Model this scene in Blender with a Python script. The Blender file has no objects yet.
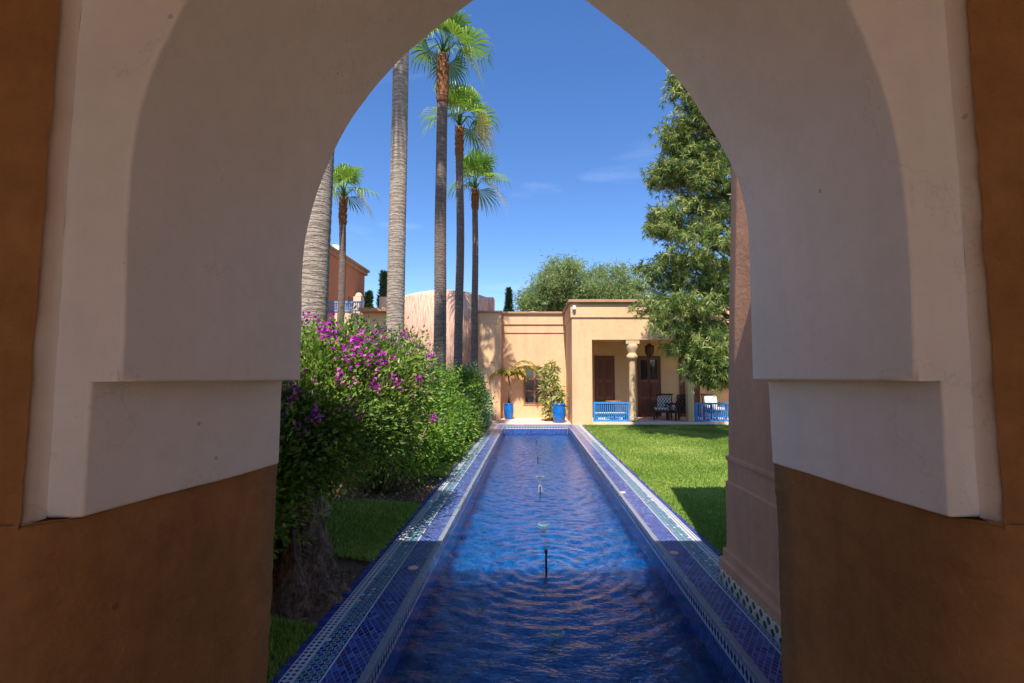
import bpy, math, random
import numpy as np
from mathutils import Vector, noise, Matrix
random.seed(7); rng = np.random.default_rng(7)
sc = bpy.context.scene
COL = sc.collection
R = math.radians
H = 1.6            # eye height
WATER = -0.28      # water level below the coping
CX = 0.17          # pool axis
HW = 1.04          # pool half width
PY0, PY1 = 2.35, 16.15

# ------------------------------------------------------------------ node helpers
class E:
    """math expression on shader sockets"""
    nt = None
    def __init__(s, v): s.v = v
    def _m(s, op, *a):
        n = E.nt.nodes.new('ShaderNodeMath'); n.operation = op
        for i, x in enumerate((s,) + a):
            x = x.v if isinstance(x, E) else x
            if isinstance(x, (int, float)): n.inputs[i].default_value = x
            else: E.nt.links.new(x, n.inputs[i])
        return E(n.outputs[0])
    def __add__(s, o): return s._m('ADD', o)
    def __radd__(s, o): return s._m('ADD', o)
    def __sub__(s, o): return s._m('SUBTRACT', o)
    def __mul__(s, o): return s._m('MULTIPLY', o)
    def __rmul__(s, o): return s._m('MULTIPLY', o)
    def __truediv__(s, o): return s._m('DIVIDE', o)
    def lt(s, o): return s._m('LESS_THAN', o)
    def gt(s, o): return s._m('GREATER_THAN', o)
    def abs(s): return s._m('ABSOLUTE')
    def frac(s): return s._m('FRACT')
    def floor(s): return s._m('FLOOR')
    def mx(s, o): return s._m('MAXIMUM', o)
    def mn(s, o): return s._m('MINIMUM', o)
    def sin(s): return s._m('SINE')
    def pow(s, o): return s._m('POWER', o)

class Mat:
    def __init__(s, name):
        s.m = bpy.data.materials.new(name); s.m.use_nodes = True
        s.nt = s.m.node_tree; s.nt.nodes.clear(); E.nt = s.nt
        s.out = s.nt.nodes.new('ShaderNodeOutputMaterial')
    def n(s, t, **k):
        nd = s.nt.nodes.new(t)
        for a, b in k.items():
            if a.startswith('i_'):
                nd.inputs[a[2:].replace('_', ' ')].default_value = b
            else: setattr(nd, a, b)
        return nd
    def l(s, a, b): s.nt.links.new(a.v if isinstance(a, E) else a, b)
    def coord(s, kind='Object'):
        if kind == 'Pos':
            return s.n('ShaderNodeNewGeometry').outputs['Position']
        return s.n('ShaderNodeTexCoord').outputs[kind]
    def xyz(s, kind='Pos'):
        sp = s.n('ShaderNodeSeparateXYZ'); s.l(s.coord(kind), sp.inputs[0])
        return [E(o) for o in sp.outputs]
    def noise(s, scale, detail=4, rough=.55, vec=None, stretch=None, kind='Pos'):
        nd = s.n('ShaderNodeTexNoise', i_Scale=scale, i_Detail=detail, i_Roughness=rough)
        v = vec if vec is not None else s.coord(kind)
        if stretch:
            mp = s.n('ShaderNodeMapping'); mp.inputs['Scale'].default_value = stretch
            s.l(v, mp.inputs['Vector']); v = mp.outputs[0]
        s.l(v, nd.inputs['Vector'])
        return E(nd.outputs['Fac'])
    def ramp(s, fac, stops, interp='LINEAR'):
        r = s.n('ShaderNodeValToRGB'); cr = r.color_ramp; cr.interpolation = interp
        while len(cr.elements) < len(stops): cr.elements.new(.5)
        for e, (p, c) in zip(cr.elements, stops):
            e.position = p; e.color = (*c, 1)
        s.l(fac, r.inputs[0]); return r.outputs[0]
    def mix(s, fac, a, b, mode='MIX'):
        n = s.n('ShaderNodeMix', data_type='RGBA', blend_type=mode)
        for x, k in ((fac, 0), (a, 6), (b, 7)):
            if isinstance(x, tuple): n.inputs[k].default_value = (*x, 1)
            elif isinstance(x, (int, float)): n.inputs[k].default_value = x
            else: s.l(x, n.inputs[k])
        return n.outputs[2]
    def bsdf(s, col, rough=.8, bump=None, dist=.01, strength=1., spec=.3, metal=0, link=True):
        b = s.n('ShaderNodeBsdfPrincipled'); b.inputs['Roughness'].default_value = rough if not isinstance(rough, E) else .5
        if isinstance(rough, E): s.l(rough, b.inputs['Roughness'])
        b.inputs['Specular IOR Level'].default_value = spec; b.inputs['Metallic'].default_value = metal
        if isinstance(col, tuple): b.inputs['Base Color'].default_value = (*col, 1)
        else: s.l(col, b.inputs['Base Color'])
        if bump is not None:
            bn = s.n('ShaderNodeBump'); bn.inputs['Strength'].default_value = strength; bn.inputs['Distance'].default_value = dist
            s.l(bump, bn.inputs['Height']); s.l(bn.outputs[0], b.inputs['Normal'])
        if link: s.l(b.outputs[0], s.out.inputs[0])
        return b

def stucco(name, c, var=.18, sc_=2.2, dist=.004, streak=0., rough=.9, stain=(.5, .42, .36), fine=55, flecks=0):
    M = Mat(name)
    n1 = M.noise(sc_, 6, .6); n2 = M.noise(sc_ * 9, 5, .65); n3 = M.noise(fine, 3, .6)
    dark = tuple(x * (1 - var) for x in c); lite = tuple(min(1, x * (1 + var * .7)) for x in c)
    f = n1 * .6 + n2 * .4
    col = M.ramp(f, [(.33, dark), (.67, lite)])
    if streak:
        st = M.noise(1.0, 5, .6, stretch=(3.5, 3.5, .4))
        st = M.ramp(st, [(.48, (0, 0, 0)), (.72, (1, 1, 1))])
        col = M.mix(E(st) * streak, col, tuple(a * b for a, b in zip(c, stain)))
    if flecks:
        vo = M.n('ShaderNodeTexVoronoi', i_Scale=flecks); M.l(M.coord('Pos'), vo.inputs['Vector'])
        vc = E(vo.outputs['Distance']); rc = M.n('ShaderNodeSeparateColor'); M.l(vo.outputs['Color'], rc.inputs[0])
        spot = vc.lt(.07) * E(rc.outputs[0]).gt(.72)
        col = M.mix(spot * .6, col, tuple(a * .45 for a in c))
        cr_ = M.noise(1.6, 8, .62); crack = (cr_ - .5).abs().lt(.0035) * M.noise(.9, 2).gt(.54)
        col = M.mix(crack * .15, col, tuple(a * .4 for a in c))
        tw = M.noise(5, 3, .5, stretch=(1, 1, 2.6)); n2 = n2 + tw * 1.2
    M.bsdf(col, rough, n2 * .5 + n3 * .35 + n1 * .6, dist, 1., .15)
    return M.m

def plain(name, c, rough=.5, spec=.4, metal=0, var=.15, scale=8, dist=.002):
    M = Mat(name); n = M.noise(scale, 4)
    col = M.ramp(n, [(.3, tuple(x * (1 - var) for x in c)), (.7, tuple(min(1, x * (1 + var)) for x in c))])
    M.bsdf(col, rough, n, dist, .6, spec, metal); return M.m

def wood(name, c):
    M = Mat(name); n = M.noise(3, 5, .6, stretch=(14, 14, 1.2))
    col = M.ramp(n, [(.3, tuple(x * .6 for x in c)), (.7, tuple(x * 1.3 for x in c))])
    M.bsdf(col, .5, n, .003, .8, .3); return M.m

def leafmat(name, stops, trans=.35, rough=.5):
    M = Mat(name)
    a = M.n('ShaderNodeAttribute', attribute_name='rnd')
    col = M.ramp(E(a.outputs['Fac']), stops)
    b = M.bsdf(col, rough, spec=.35, link=False)
    t = M.n('ShaderNodeBsdfTranslucent'); 
    hsv = M.n('ShaderNodeHueSaturation', i_Hue=.485, i_Saturation=1.1, i_Value=1.3); M.l(col, hsv.inputs['Color']); M.l(hsv.outputs[0], t.inputs['Color'])
    mx = M.n('ShaderNodeMixShader'); mx.inputs[0].default_value = trans
    M.l(b.outputs[0], mx.inputs[1]); M.l(t.outputs[0], mx.inputs[2]); M.l(mx.outputs[0], M.out.inputs[0])
    return M.m

# ------------------------------------------------------------------ materials
MT = {}
MT['facade'] = stucco('apricot_stucco', (.70, .425, .24), .14, .7, .006, .22)
MT['loggia'] = stucco('ochre_stucco', (.74, .48, .26), .12, .9, .004, .1)
MT['pillar'] = stucco('pink_stucco', (.70, .35, .195), .14, 1.6, .006, .25, fine=40)
MT['plaster'] = stucco('white_plaster', (.83, .72, .62), .08, 1.4, .006, .12, rough=.8, fine=90, flecks=9)
MT['jamb'] = stucco('burnt_orange_stucco', (.37, .165, .055), .30, 1.3, .014, .5, rough=.75, fine=40, flecks=7)
MT['terra'] = stucco('terracotta_stucco', (.50, .20, .10), .12, 1.2, .004, .15)
MT['cap'] = stucco('brown_coping', (.40, .23, .14), .2, 3, .004)
MT['cream'] = stucco('cream_stucco', (.66, .48, .34), .1, 1.5, .004, .3)
def drum_mat():
    M = Mat('streaked_pink_plaster')
    x, y, z = M.xyz()
    ang = (x + 3.6)._m('ARCTAN2', (y - 20.5))
    cb = M.n('ShaderNodeCombineXYZ'); M.l(ang * 16., cb.inputs[0]); M.l(z * .9, cb.inputs[2])
    n = E(0).v
    a = M.noise(2.2, 4, .65, vec=cb.outputs[0])
    col = M.ramp(a, [(.38, (.52, .27, .20)), (.5, (.66, .40, .29)), (.62, (.74, .52, .40))])
    M.bsdf(col, .9, a, .05, 1., .1); return M.m
MT['drum'] = drum_mat()
MT['wood'] = wood('dark_brown_wood', (.16, .06, .035))
MT['doorwood'] = wood('carved_brown_wood', (.27, .10, .055))
MT['frame'] = wood('mid_brown_wood', (.26, .12, .06))
MT['glass'] = plain('dark_window_glass', (.025, .03, .035), .06, .8, 0, .2, 3, .0004)
MT['blue'] = plain('blue_paint', (.03, .21, .55), .45, .4, 0, .2, 12)
MT['bluepot'] = plain('cobalt_glaze', (.006, .11, .40), .2, .6, 0, .25, 10)
MT['paleblue'] = plain('pale_blue_paint', (.16, .32, .62), .5, .4)
MT['white'] = plain('white_cloth', (.75, .73, .70), .8, .2, 0, .08, 20)
MT['wicker'] = plain('dark_wicker', (.05, .03, .022), .6, .3, 0, .4, 60, .004)
MT['brass'] = plain('dark_bronze', (.10, .05, .025), .4, .5, .6)
MT['metal'] = plain('black_metal', (.02, .022, .03), .4, .5, .3)
MT['lampface'] = plain('frosted_lamp_lens', (.30, .27, .19), .25, .5, 0, .15, 40)
MT['terrace'] = stucco('pink_terrace_stone', (.68, .50, .40), .15, 2.5, .004)
MT['floor'] = stucco('passage_floor', (.50, .355, .18), .15, 2.5, .004)
MT['stone'] = stucco('column_stone', (.58, .39, .23), .2, 6, .01, .3)
MT['soil'] = stucco('dry_soil', (.20, .115, .07), .45, 5, .03, fine=30)
MT['pebble'] = plain('ash_white', (.6, .6, .6), .6)
MT['petal_green'] = plain('leaf_reflection_green', (.03, .25, .06), .3)
def cushion():
    M = Mat('patterned_cushion'); x, y, z = M.xyz('Object')
    v = ((x * 60).sin() * (z * 45 + y * 45).sin()).gt(.05)
    M.bsdf(M.mix(v, (.65, .62, .58), (.07, .06, .06)), .85); return M.m
MT['cushion'] = cushion()

def trunk_mat(name, c1, c2, sc_=1.):
    M = Mat(name); x, y, z = M.xyz()
    n = M.noise(4., 4, .6, stretch=(1, 1, 6)); f = M.noise(22, 3, .7, stretch=(3, 3, .5))
    r = ((z * (14. * sc_) + n * 3.2).frac() - .5).abs() * 2.
    big = M.noise(1.1, 3)
    v = r * .35 + f * .35 + n * .3
    col = M.ramp(v, [(.25, c1), (.7, c2)])
    col = M.mix(M.ramp(big, [(.35, (0, 0, 0)), (.7, (.5, .5, .5))]), col, tuple(a * .55 for a in c2))
    M.bsdf(col, .95, r * .5 + f * .5, .02, 1., .1); return M.m
MT['palmpale'] = trunk_mat('pale_palm_bark', (.15, .11, .085), (.47, .385, .31))
MT['palmdark'] = trunk_mat('dark_palm_bark', (.07, .05, .045), (.25, .19, .155))
MT['boots'] = trunk_mat('rusty_leaf_bases', (.11, .045, .025), (.34, .16, .08), .5)
def bark_mat():
    M = Mat('fissured_brown_bark'); n = M.noise(5, 6, .65, stretch=(4, 4, 1.0)); f = M.noise(28, 4, .7, stretch=(1.5, 1.5, .8)); g = M.noise(2.0, 3)
    v = n * .55 + f * .45
    c = M.ramp(v, [(.36, (.04, .026, .018)), (.5, (.16, .105, .07)), (.66, (.36, .26, .18))])
    M.bsdf(c, .95, v, .05, 1., .1); return M.m
MT['bark'] = bark_mat()
MT['wingmat'] = stucco('terrace_wing_stucco', (.60, .36, .24), .15, 1.5, .004, .4)

MT['palmleaf'] = leafmat('palm_leaf', [(0, (.07, .16, .025)), (.6, (.20, .34, .06)), (.9, (.42, .50, .15)), (1, (.5, .45, .18))], .4)
MT['boug'] = leafmat('bougainvillea_leaf', [(0, (.03, .07, .012)), (.5, (.12, .22, .035)), (.88, (.36, .44, .09)), (1, (.52, .40, .14))], .4)
MT['shrub'] = leafmat('shrub_leaf', [(0, (.04, .10, .015)), (.5, (.13, .26, .03)), (1, (.34, .46, .07))], .4)
MT['greyshrub'] = leafmat('pale_shrub_leaf', [(0, (.09, .15, .07)), (.5, (.2, .32, .14)), (1, (.45, .55, .35))], .3)
MT['flower'] = leafmat('magenta_bract', [(0, (.30, .015, .25)), (.6, (.55, .04, .45)), (1, (.8, .16, .6))], .4)
MT['oak'] = leafmat('silky_tree_leaf', [(0, (.03, .065, .015)), (.45, (.13, .20, .045)), (.78, (.38, .42, .13)), (1, (.64, .60, .30))], .32)
MT['feather'] = leafmat('feathery_leaf', [(0, (.10, .15, .05)), (.6, (.24, .32, .11)), (1, (.42, .48, .22))], .4)
MT['cypress'] = leafmat('cypress_leaf', [(0, (.01, .03, .015)), (1, (.04, .085, .04))], .15)
MT['pottedpalm'] = leafmat('yellowing_frond', [(0, (.18, .24, .03)), (.5, (.42, .40, .08)), (1, (.7, .52, .16))], .4)
MT['yucca'] = leafmat('yellow_green_leaf', [(0, (.2, .26, .05)), (.5, (.48, .48, .16)), (1, (.75, .68, .36))], .35)
MT['grass'] = leafmat('lawn_blade', [(0, (.11, .19, .03)), (.6, (.24, .35, .06)), (1, (.44, .48, .14))], .4)
MT['litter'] = leafmat('dry_leaf', [(0, (.10, .05, .025)), (.6, (.26, .15, .08)), (1, (.5, .38, .25))], .1)

def lawn_mat():
    M = Mat('lawn_turf'); n = M.noise(.9, 5, .6); f = M.noise(60, 3, .7)
    v = n * .55 + f * .45
    M.bsdf(M.ramp(v, [(.3, (.11, .17, .03)), (.6, (.22, .30, .05)), (.75, (.34, .38, .10))]), .9, f, .02, 1., .1); return M.m
MT['lawn'] = lawn_mat()

BLUE = (.014, .035, .22); NAVY = (.006, .010, .10); WHITE = (.62, .61, .60)
def white_noise(M, a, b):
    cb = M.n('ShaderNodeCombineXYZ'); M.l(a, cb.inputs[0]); M.l(b, cb.inputs[1])
    w = M.n('ShaderNodeTexWhiteNoise', noise_dimensions='2D'); M.l(cb.outputs[0], w.inputs['Vector'])
    return E(w.outputs['Value'])
def coping_mat(end=False):
    M = Mat('zellige_coping_end' if end else 'zellige_coping'); x, y, z = M.xyz()
    if end: u = y - PY1; v = x
    else:   u = (x - CX).abs() - HW; v = y
    # fish-scale lattice
    s = .052
    a = (u * 1.25 + v * .8) / s; b = (u * 1.25 - v * .8) / s
    line = a.frac().mn(b.frac()).lt(.10)
    r1 = white_noise(M, a.floor(), b.floor())
    blue = M.ramp(r1, [(0, (.010, .018, .12)), (.5, (.018, .035, .23)), (.85, (.025, .06, .28)), (1, (.06, .18, .42))])
    c = M.mix(line, blue, (.23, .27, .37))
    # star band
    g = .0467
    fu = ((u - .25) / g).frac() - .5; fv = (v / g).frac() - .5
    d = fu.abs().mx(fv.abs()).mx((fu.abs() + fv.abs()) * .72)
    r2 = white_noise(M, ((u - .25) / g).floor(), (v / g).floor())
    inner = M.ramp(r2, [(0, (.01, .17, .17)), (.3, (.02, .28, .27)), (.55, (.02, .16, .06)), (.74, (.015, .03, .25)), (.9, (.5, .52, .5)), (.97, (.35, .08, .02))], 'CONSTANT')
    star = M.mix(d.gt(.31), inner, (.50, .55, .52)); star = M.mix(d.gt(.40), star, (.015, .05, .20))
    c = M.mix(u.gt(.25), c, star)
    # triangle border
    h = .035
    gu = ((u - .39) / h).frac() - .5; gv = (v / h).frac() - .5
    dia = (gu.abs() + gv.abs()).lt(.40)
    bord = M.mix(dia, (.58, .57, .58), NAVY)
    c = M.mix(u.gt(.39), c, bord)
    c = M.mix(u.gt(.46), c, BLUE)
    gl = ((v / .1).frac()).lt(.03)
    c = M.mix(gl * u.gt(.46), c, (.3, .3, .38))
    for p, w in ((.24, .012), (.385, .010), (.455, .008)):
        c = M.mix((u - p).abs().lt(w * .5), c, (.55, .54, .55))
    c = M.mix(u.lt(.045), c, (.22, .23, .27))
    n = M.noise(3, 5, .6); c = M.mix(E(M.ramp(n, [(.45, (0, 0, 0)), (.75, (.5, .5, .5))])) * .4, c, (.22, .23, .26))
    bb = M.noise(40, 3)
    M.bsdf(c, n * .25 + .16, line * -.5 + bb * .5, .002, 1., .5); return M.m
MT['coping'] = coping_mat(); MT['coping_end'] = coping_mat(True)
def side_mat(along='y'):
    M = Mat('zellige_pool_side_' + along); x, y, z = M.xyz(); v = y if along == 'y' else x
    t = z * -1.
    g = .052
    fv = (v / g).frac() - .5; fz = (t - .075) / .075
    dia = (fv.abs() * 1.1 + fz.abs()).lt(.5)
    s = .035
    sq = ((v / s).frac().lt(.07)).mx((t / s).frac().lt(.07))
    r = white_noise(M, (v / s).floor(), (t / s).floor())
    c = M.mix(sq, M.ramp(r, [(0, (.008, .022, .13)), (1, (.03, .08, .30))]), (.13, .16, .30))
    c = M.mix(t.lt(.12), c, M.mix(dia, (.50, .50, .52), NAVY))
    c = M.mix(t.lt(.036), c, (.34, .34, .37))
    M.bsdf(c, .22, spec=.5); return M.m
MT['side'] = side_mat(); MT['side_end'] = side_mat('x')
def basin_mat():
    M = Mat('blue_pool_tiles'); x, y, z = M.xyz(); s = .06
    a = (x + y) / s; b = (x - y) / s
    r = white_noise(M, a.floor(), b.floor())
    c = M.ramp(r, [(0, (.001, .055, .18)), (.6, (.003, .12, .34)), (1, (.02, .26, .52))])
    ln = (a.frac().mn(b.frac())).lt(.06)
    M.bsdf(M.mix(ln, c, (.02, .11, .32)), .4); return M.m
MT['basin'] = basin_mat()
def checker_base():
    M = Mat('green_cream_zellige'); x, y, z = M.xyz(); g = .05
    v = x + y
    fv = (v / g).frac() - .5; fz = (z / g).frac() - .5
    m = fv.abs().mx(fz.abs()); p = fv.abs() + fz.abs()
    par = ((v / g).floor() + (z / g).floor()) * .5
    odd = par.frac().gt(.25)
    c = M.mix(odd * p.lt(.62), (.50, .43, .34), (.012, .035, .03))
    M.bsdf(c, .3, spec=.5); return M.m
MT['base_tiles'] = checker_base()
def water_mat():
    M = Mat('pool_water')
    bn = M.n('ShaderNodeBump'); bn.inputs['Distance'].default_value = .03; bn.inputs['Strength'].default_value = .38
    n = M.noise(7, 3, .5, stretch=(1, 1.6, 1)); n2 = M.noise(24, 2, .5, stretch=(1, 1.5, 1))
    M.l(n * .5 + n2 * .5, bn.inputs['Height'])
    fr = M.n('ShaderNodeFresnel'); fr.inputs[0].default_value = 1.43; M.l(bn.outputs[0], fr.inputs['Normal'])
    tr = M.n('ShaderNodeBsdfTransparent'); tr.inputs[0].default_value = (.48, .82, .96, 1)
    rf = M.n('ShaderNodeBsdfRefraction'); rf.inputs['IOR'].default_value = 1.2; rf.inputs['Roughness'].default_value = .0; rf.inputs[0].default_value = (.42, .84, .97, 1); M.l(bn.outputs[0], rf.inputs['Normal'])
    tm = M.n('ShaderNodeMixShader'); tm.inputs[0].default_value = .78; M.l(tr.outputs[0], tm.inputs[1]); M.l(rf.outputs[0], tm.inputs[2])
    gl = M.n('ShaderNodeBsdfGlossy'); gl.inputs['Roughness'].default_value = .03; gl.inputs[0].default_value = (.95, .97, 1, 1); M.l(bn.outputs[0], gl.inputs['Normal'])
    mx = M.n('ShaderNodeMixShader'); M.l(fr.outputs[0], mx.inputs[0]); M.l(tm.outputs[0], mx.inputs[1]); M.l(gl.outputs[0], mx.inputs[2])
    M.l(mx.outputs[0], M.out.inputs[0]); return M.m
MT['water'] = water_mat()
def jet_mat():
    M = Mat('falling_water'); g = M.n('ShaderNodeBsdfPrincipled'); g.inputs['Base Color'].default_value = (.85, .92, 1, 1)
    g.inputs['Roughness'].default_value = .15; g.inputs['Transmission Weight'].default_value = .7; g.inputs['IOR'].default_value = 1.33
    M.l(g.outputs[0], M.out.inputs[0]); return M.m
MT['jet'] = jet_mat()

# ------------------------------------------------------------------ object helpers
def tag(o, label=None, cat=None, group=None, kind=None):
    if label: o['label'] = label
    if cat: o['category'] = cat
    if group: o['group'] = group
    if kind: o['kind'] = kind
    return o
def empty(name, loc=(0, 0, 0), rz=0.):
    o = bpy.data.objects.new(name, None); COL.objects.link(o); o.location = loc; o.rotation_euler = (0, 0, rz); o.empty_display_size = .1
    return o
class MB:
    """collects geometry for one mesh"""
    def __init__(s): s.v = []; s.f = []; s.sm = []
    def add(s, vs, fs, smooth=False):
        b = len(s.v); s.v += [tuple(v) for v in vs]; s.f += [tuple(i + b for i in f) for f in fs]; s.sm += [smooth] * len(fs); return s
    def box(s, x0, x1, y0, y1, z0, z1):
        vs = [(x, y, z) for z in (z0, z1) for y in (y0, y1) for x in (x0, x1)]
        return s.add(vs, [(0, 2, 3, 1), (4, 5, 7, 6), (0, 1, 5, 4), (2, 6, 7, 3), (0, 4, 6, 2), (1, 3, 7, 5)])
    def bar(s, a, b, w, d):
        a = Vector(a); b = Vector(b); t = (b - a).normalized()
        u = t.cross(Vector((0, 1, 0)) if abs(t.y) < .9 else Vector((1, 0, 0))).normalized(); n = t.cross(u)
        vs = [p + u * sx * w / 2 + n * sy * d / 2 for p in (a, b) for sx, sy in ((-1, -1), (1, -1), (1, 1), (-1, 1))]
        return s.add(vs, [(0, 1, 2, 3), (7, 6, 5, 4), (0, 4, 5, 1), (1, 5, 6, 2), (2, 6, 7, 3), (3, 7, 4, 0)])
    def tube(s, pts, rad, n=8, cap=True):
        pts = [Vector(p) for p in pts]; vs = []; fs = []
        ref = Vector((1, 0, 0)) if abs((pts[-1] - pts[0]).normalized().x) < .9 else Vector((0, 1, 0))
        for i, p in enumerate(pts):
            t = (pts[min(i + 1, len(pts) - 1)] - pts[max(i - 1, 0)]).normalized()
            u = t.cross(ref).normalized(); w = t.cross(u)
            for k in range(n):
                a = 2 * math.pi * k / n; vs.append(p + (u * math.cos(a) + w * math.sin(a)) * rad[i])
        for i in range(len(pts) - 1):
            for k in range(n):
                k2 = (k + 1) % n; fs.append((i * n + k, i * n + k2, (i + 1) * n + k2, (i + 1) * n + k))
        if cap:
            fs.append(tuple(range(n - 1, -1, -1))); fs.append(tuple((len(pts) - 1) * n + k for k in range(n)))
        return s.add(vs, fs, True)
    def lathe(s, prof, n=24, c=(0, 0), cap=True):
        vs = [(c[0] + r * math.cos(2 * math.pi * k / n), c[1] + r * math.sin(2 * math.pi * k / n), z) for r, z in prof for k in range(n)]
        fs = [(i * n + k, i * n + (k + 1) % n, (i + 1) * n + (k + 1) % n, (i + 1) * n + k) for i in range(len(prof) - 1) for k in range(n)]
        if cap: fs += [tuple(range(n - 1, -1, -1)), tuple((len(prof) - 1) * n + k for k in range(n))]
        return s.add(vs, fs, True)
    def patch(s, p00, p10, p11, p01, nu, nv, amp=0., sc_=1.5, smooth=True):
        p00, p10, p11, p01 = map(Vector, (p00, p10, p11, p01)); vs = []
        for j in range(nv + 1):
            for i in range(nu + 1):
                a = i / nu; b = j / nv
                p = p00 * (1 - a) * (1 - b) + p10 * a * (1 - b) + p11 * a * b + p01 * (1 - a) * b
                vs.append(wob(p, amp, sc_))
        fs = [(j * (nu + 1) + i, j * (nu + 1) + i + 1, (j + 1) * (nu + 1) + i + 1, (j + 1) * (nu + 1) + i) for j in range(nv) for i in range(nu)]
        return s.add(vs, fs, smooth)
    def build(s, name, mat, parent=None, loc=None):
        me = bpy.data.meshes.new(name); me.from_pydata(s.v, [], s.f); me.materials.append(mat)
        me.polygons.foreach_set('use_smooth', s.sm); me.update()
        o = bpy.data.objects.new(name, me); COL.objects.link(o)
        if parent: o.parent = parent
        if loc: o.location = loc
        return o
def wob(p, amp, sc_=1.5):
    p = Vector(p)
    if amp:
        p = p + noise.noise_vector(p * sc_) * amp + noise.noise_vector(p * sc_ * 6) * amp * .25
    return p
def bev(o, w=.01, seg=2, ang=40):
    m = o.modifiers.new('Bevel', 'BEVEL'); m.width = w; m.segments = seg; m.limit_method = 'ANGLE'; m.angle_limit = R(ang); return o
def np_mesh(name, V, F, rnd, mat, parent=None, smooth=False):
    """V (n,3), F (m,k) equal-sized faces, rnd (m,)"""
    me = bpy.data.meshes.new(name); m, k = F.shape
    me.vertices.add(len(V)); me.vertices.foreach_set('co', V.astype(np.float32).ravel())
    me.loops.add(m * k); me.loops.foreach_set('vertex_index', F.astype(np.int32).ravel())
    me.polygons.add(m); me.polygons.foreach_set('loop_start', (np.arange(m) * k).astype(np.int32))
    me.polygons.foreach_set('loop_total', np.full(m, k, np.int32))
    me.polygons.foreach_set('use_smooth', np.full(m, smooth))
    at = me.attributes.new('rnd', 'FLOAT', 'FACE'); at.data.foreach_set('value', rnd.astype(np.float32))
    me.materials.append(mat); me.update(calc_edges=True); me.validate()
    o = bpy.data.objects.new(name, me); COL.objects.link(o)
    if parent: o.parent = parent
    return o
def unit(a): return a / (np.linalg.norm(a, axis=1, keepdims=True) + 1e-9)
def leaves(name, P, D, L, W, mat, parent=None, rnd=None, fold=.25, N=None, droop=0.):
    """diamond leaves with a folded midrib: P base, D direction"""
    n = len(P); D = unit(D)
    N0 = rng.normal(size=(n, 3)) if N is None else N
    S = unit(np.cross(D, N0)); U = np.cross(S, D)
    L = np.broadcast_to(L, (n,))[:, None]; W = np.broadcast_to(W, (n,))[:, None]
    mid = P + D * L * .45
    v0 = P; v1 = mid + S * W * .5 + U * W * fold; v2 = P + D * L - U * L * .08; v2[:, 2] -= (L * droop)[:, 0]; v3 = mid - S * W * .5 + U * W * fold
    V = np.stack([v0, v1, v2, v3], 1).reshape(-1, 3)
    b = np.arange(n)[:, None] * 4
    F = np.concatenate([b + [0, 1, 2], b + [0, 2, 3]], 1).reshape(-1, 3)
    r = rng.random(n) if rnd is None else rnd
    return np_mesh(name, V, F, np.repeat(np.clip(r, 0, 1), 2), mat, parent)

# ------------------------------------------------------------------ camera, world, sun
cam = bpy.data.cameras.new('camera'); co = bpy.data.objects.new('camera', cam); COL.objects.link(co)
co.location = (0, 0, H); co.rotation_euler = (R(90) + math.atan(35.5 / 480), 0, 0)
cam.sensor_width = 36; cam.lens = 480 / 1024 * 36; cam.shift_x = -19 / 1024; cam.clip_start = .05; cam.clip_end = 3000
sc.camera = co
EL, AZ = R(57), R(5.5)
w = bpy.data.worlds.new('World'); sc.world = w; w.use_nodes = True
nt = w.node_tree; bg = nt.nodes['Background']; sky = nt.nodes.new('ShaderNodeTexSky'); sky.sky_type = 'NISHITA'; sky.sun_disc = False
sky.sun_elevation = EL; sky.sun_rotation = math.pi + AZ; sky.air_density = 1.0; sky.dust_density = .25; sky.ozone_density = 3.5; sky.altitude = 500
hs = nt.nodes.new('ShaderNodeHueSaturation'); hs.inputs['Saturation'].default_value = 1.2; hs.inputs['Hue'].default_value = .508
nt.links.new(sky.outputs[0], hs.inputs['Color']); nt.links.new(hs.outputs[0], bg.inputs[0]); bg.inputs[1].default_value = .105
tc = nt.nodes.new('ShaderNodeTexCoord'); mp = nt.nodes.new('ShaderNodeMapping'); mp.inputs['Scale'].default_value = (2.2, 2.2, 9); mp.inputs['Rotation'].default_value = (0, R(-12), 0)
cn = nt.nodes.new('ShaderNodeTexNoise'); cn.inputs['Scale'].default_value = 1.6; cn.inputs['Detail'].default_value = 7; cn.inputs['Distortion'].default_value = .5
cr = nt.nodes.new('ShaderNodeValToRGB'); cr.color_ramp.elements[0].position = .60; cr.color_ramp.elements[1].position = .85; cr.color_ramp.elements[1].color = (.14, .14, .14, 1)
mw = nt.nodes.new('ShaderNodeMix'); mw.data_type = 'RGBA'; mw.inputs[7].default_value = (6.5, 7, 7.6, 1)
nt.links.new(tc.outputs['Generated'], mp.inputs[0]); nt.links.new(mp.outputs[0], cn.inputs['Vector']); nt.links.new(cn.outputs['Fac'], cr.inputs[0]); nt.links.new(cr.outputs[0], mw.inputs[0]); nt.links.new(hs.outputs[0], mw.inputs[6]); nt.links.new(mw.outputs[2], bg.inputs[0])
sl = bpy.data.lights.new('sun', 'SUN'); so = bpy.data.objects.new('sun', sl); COL.objects.link(so)
sl.energy = 4.2; sl.angle = R(.5); sl.color = (1, .94, .84)
tosun = Vector((-math.sin(AZ) * math.cos(EL), -math.cos(AZ) * math.cos(EL), math.sin(EL)))
so.rotation_euler = tosun.to_track_quat('Z', 'Y').to_euler(); so.location = (0, 0, 20)
sc.view_settings.view_transform = 'Standard'; sc.view_settings.look = 'None'; sc.view_settings.exposure = 1.08; sc.view_settings.gamma = 1

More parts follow.
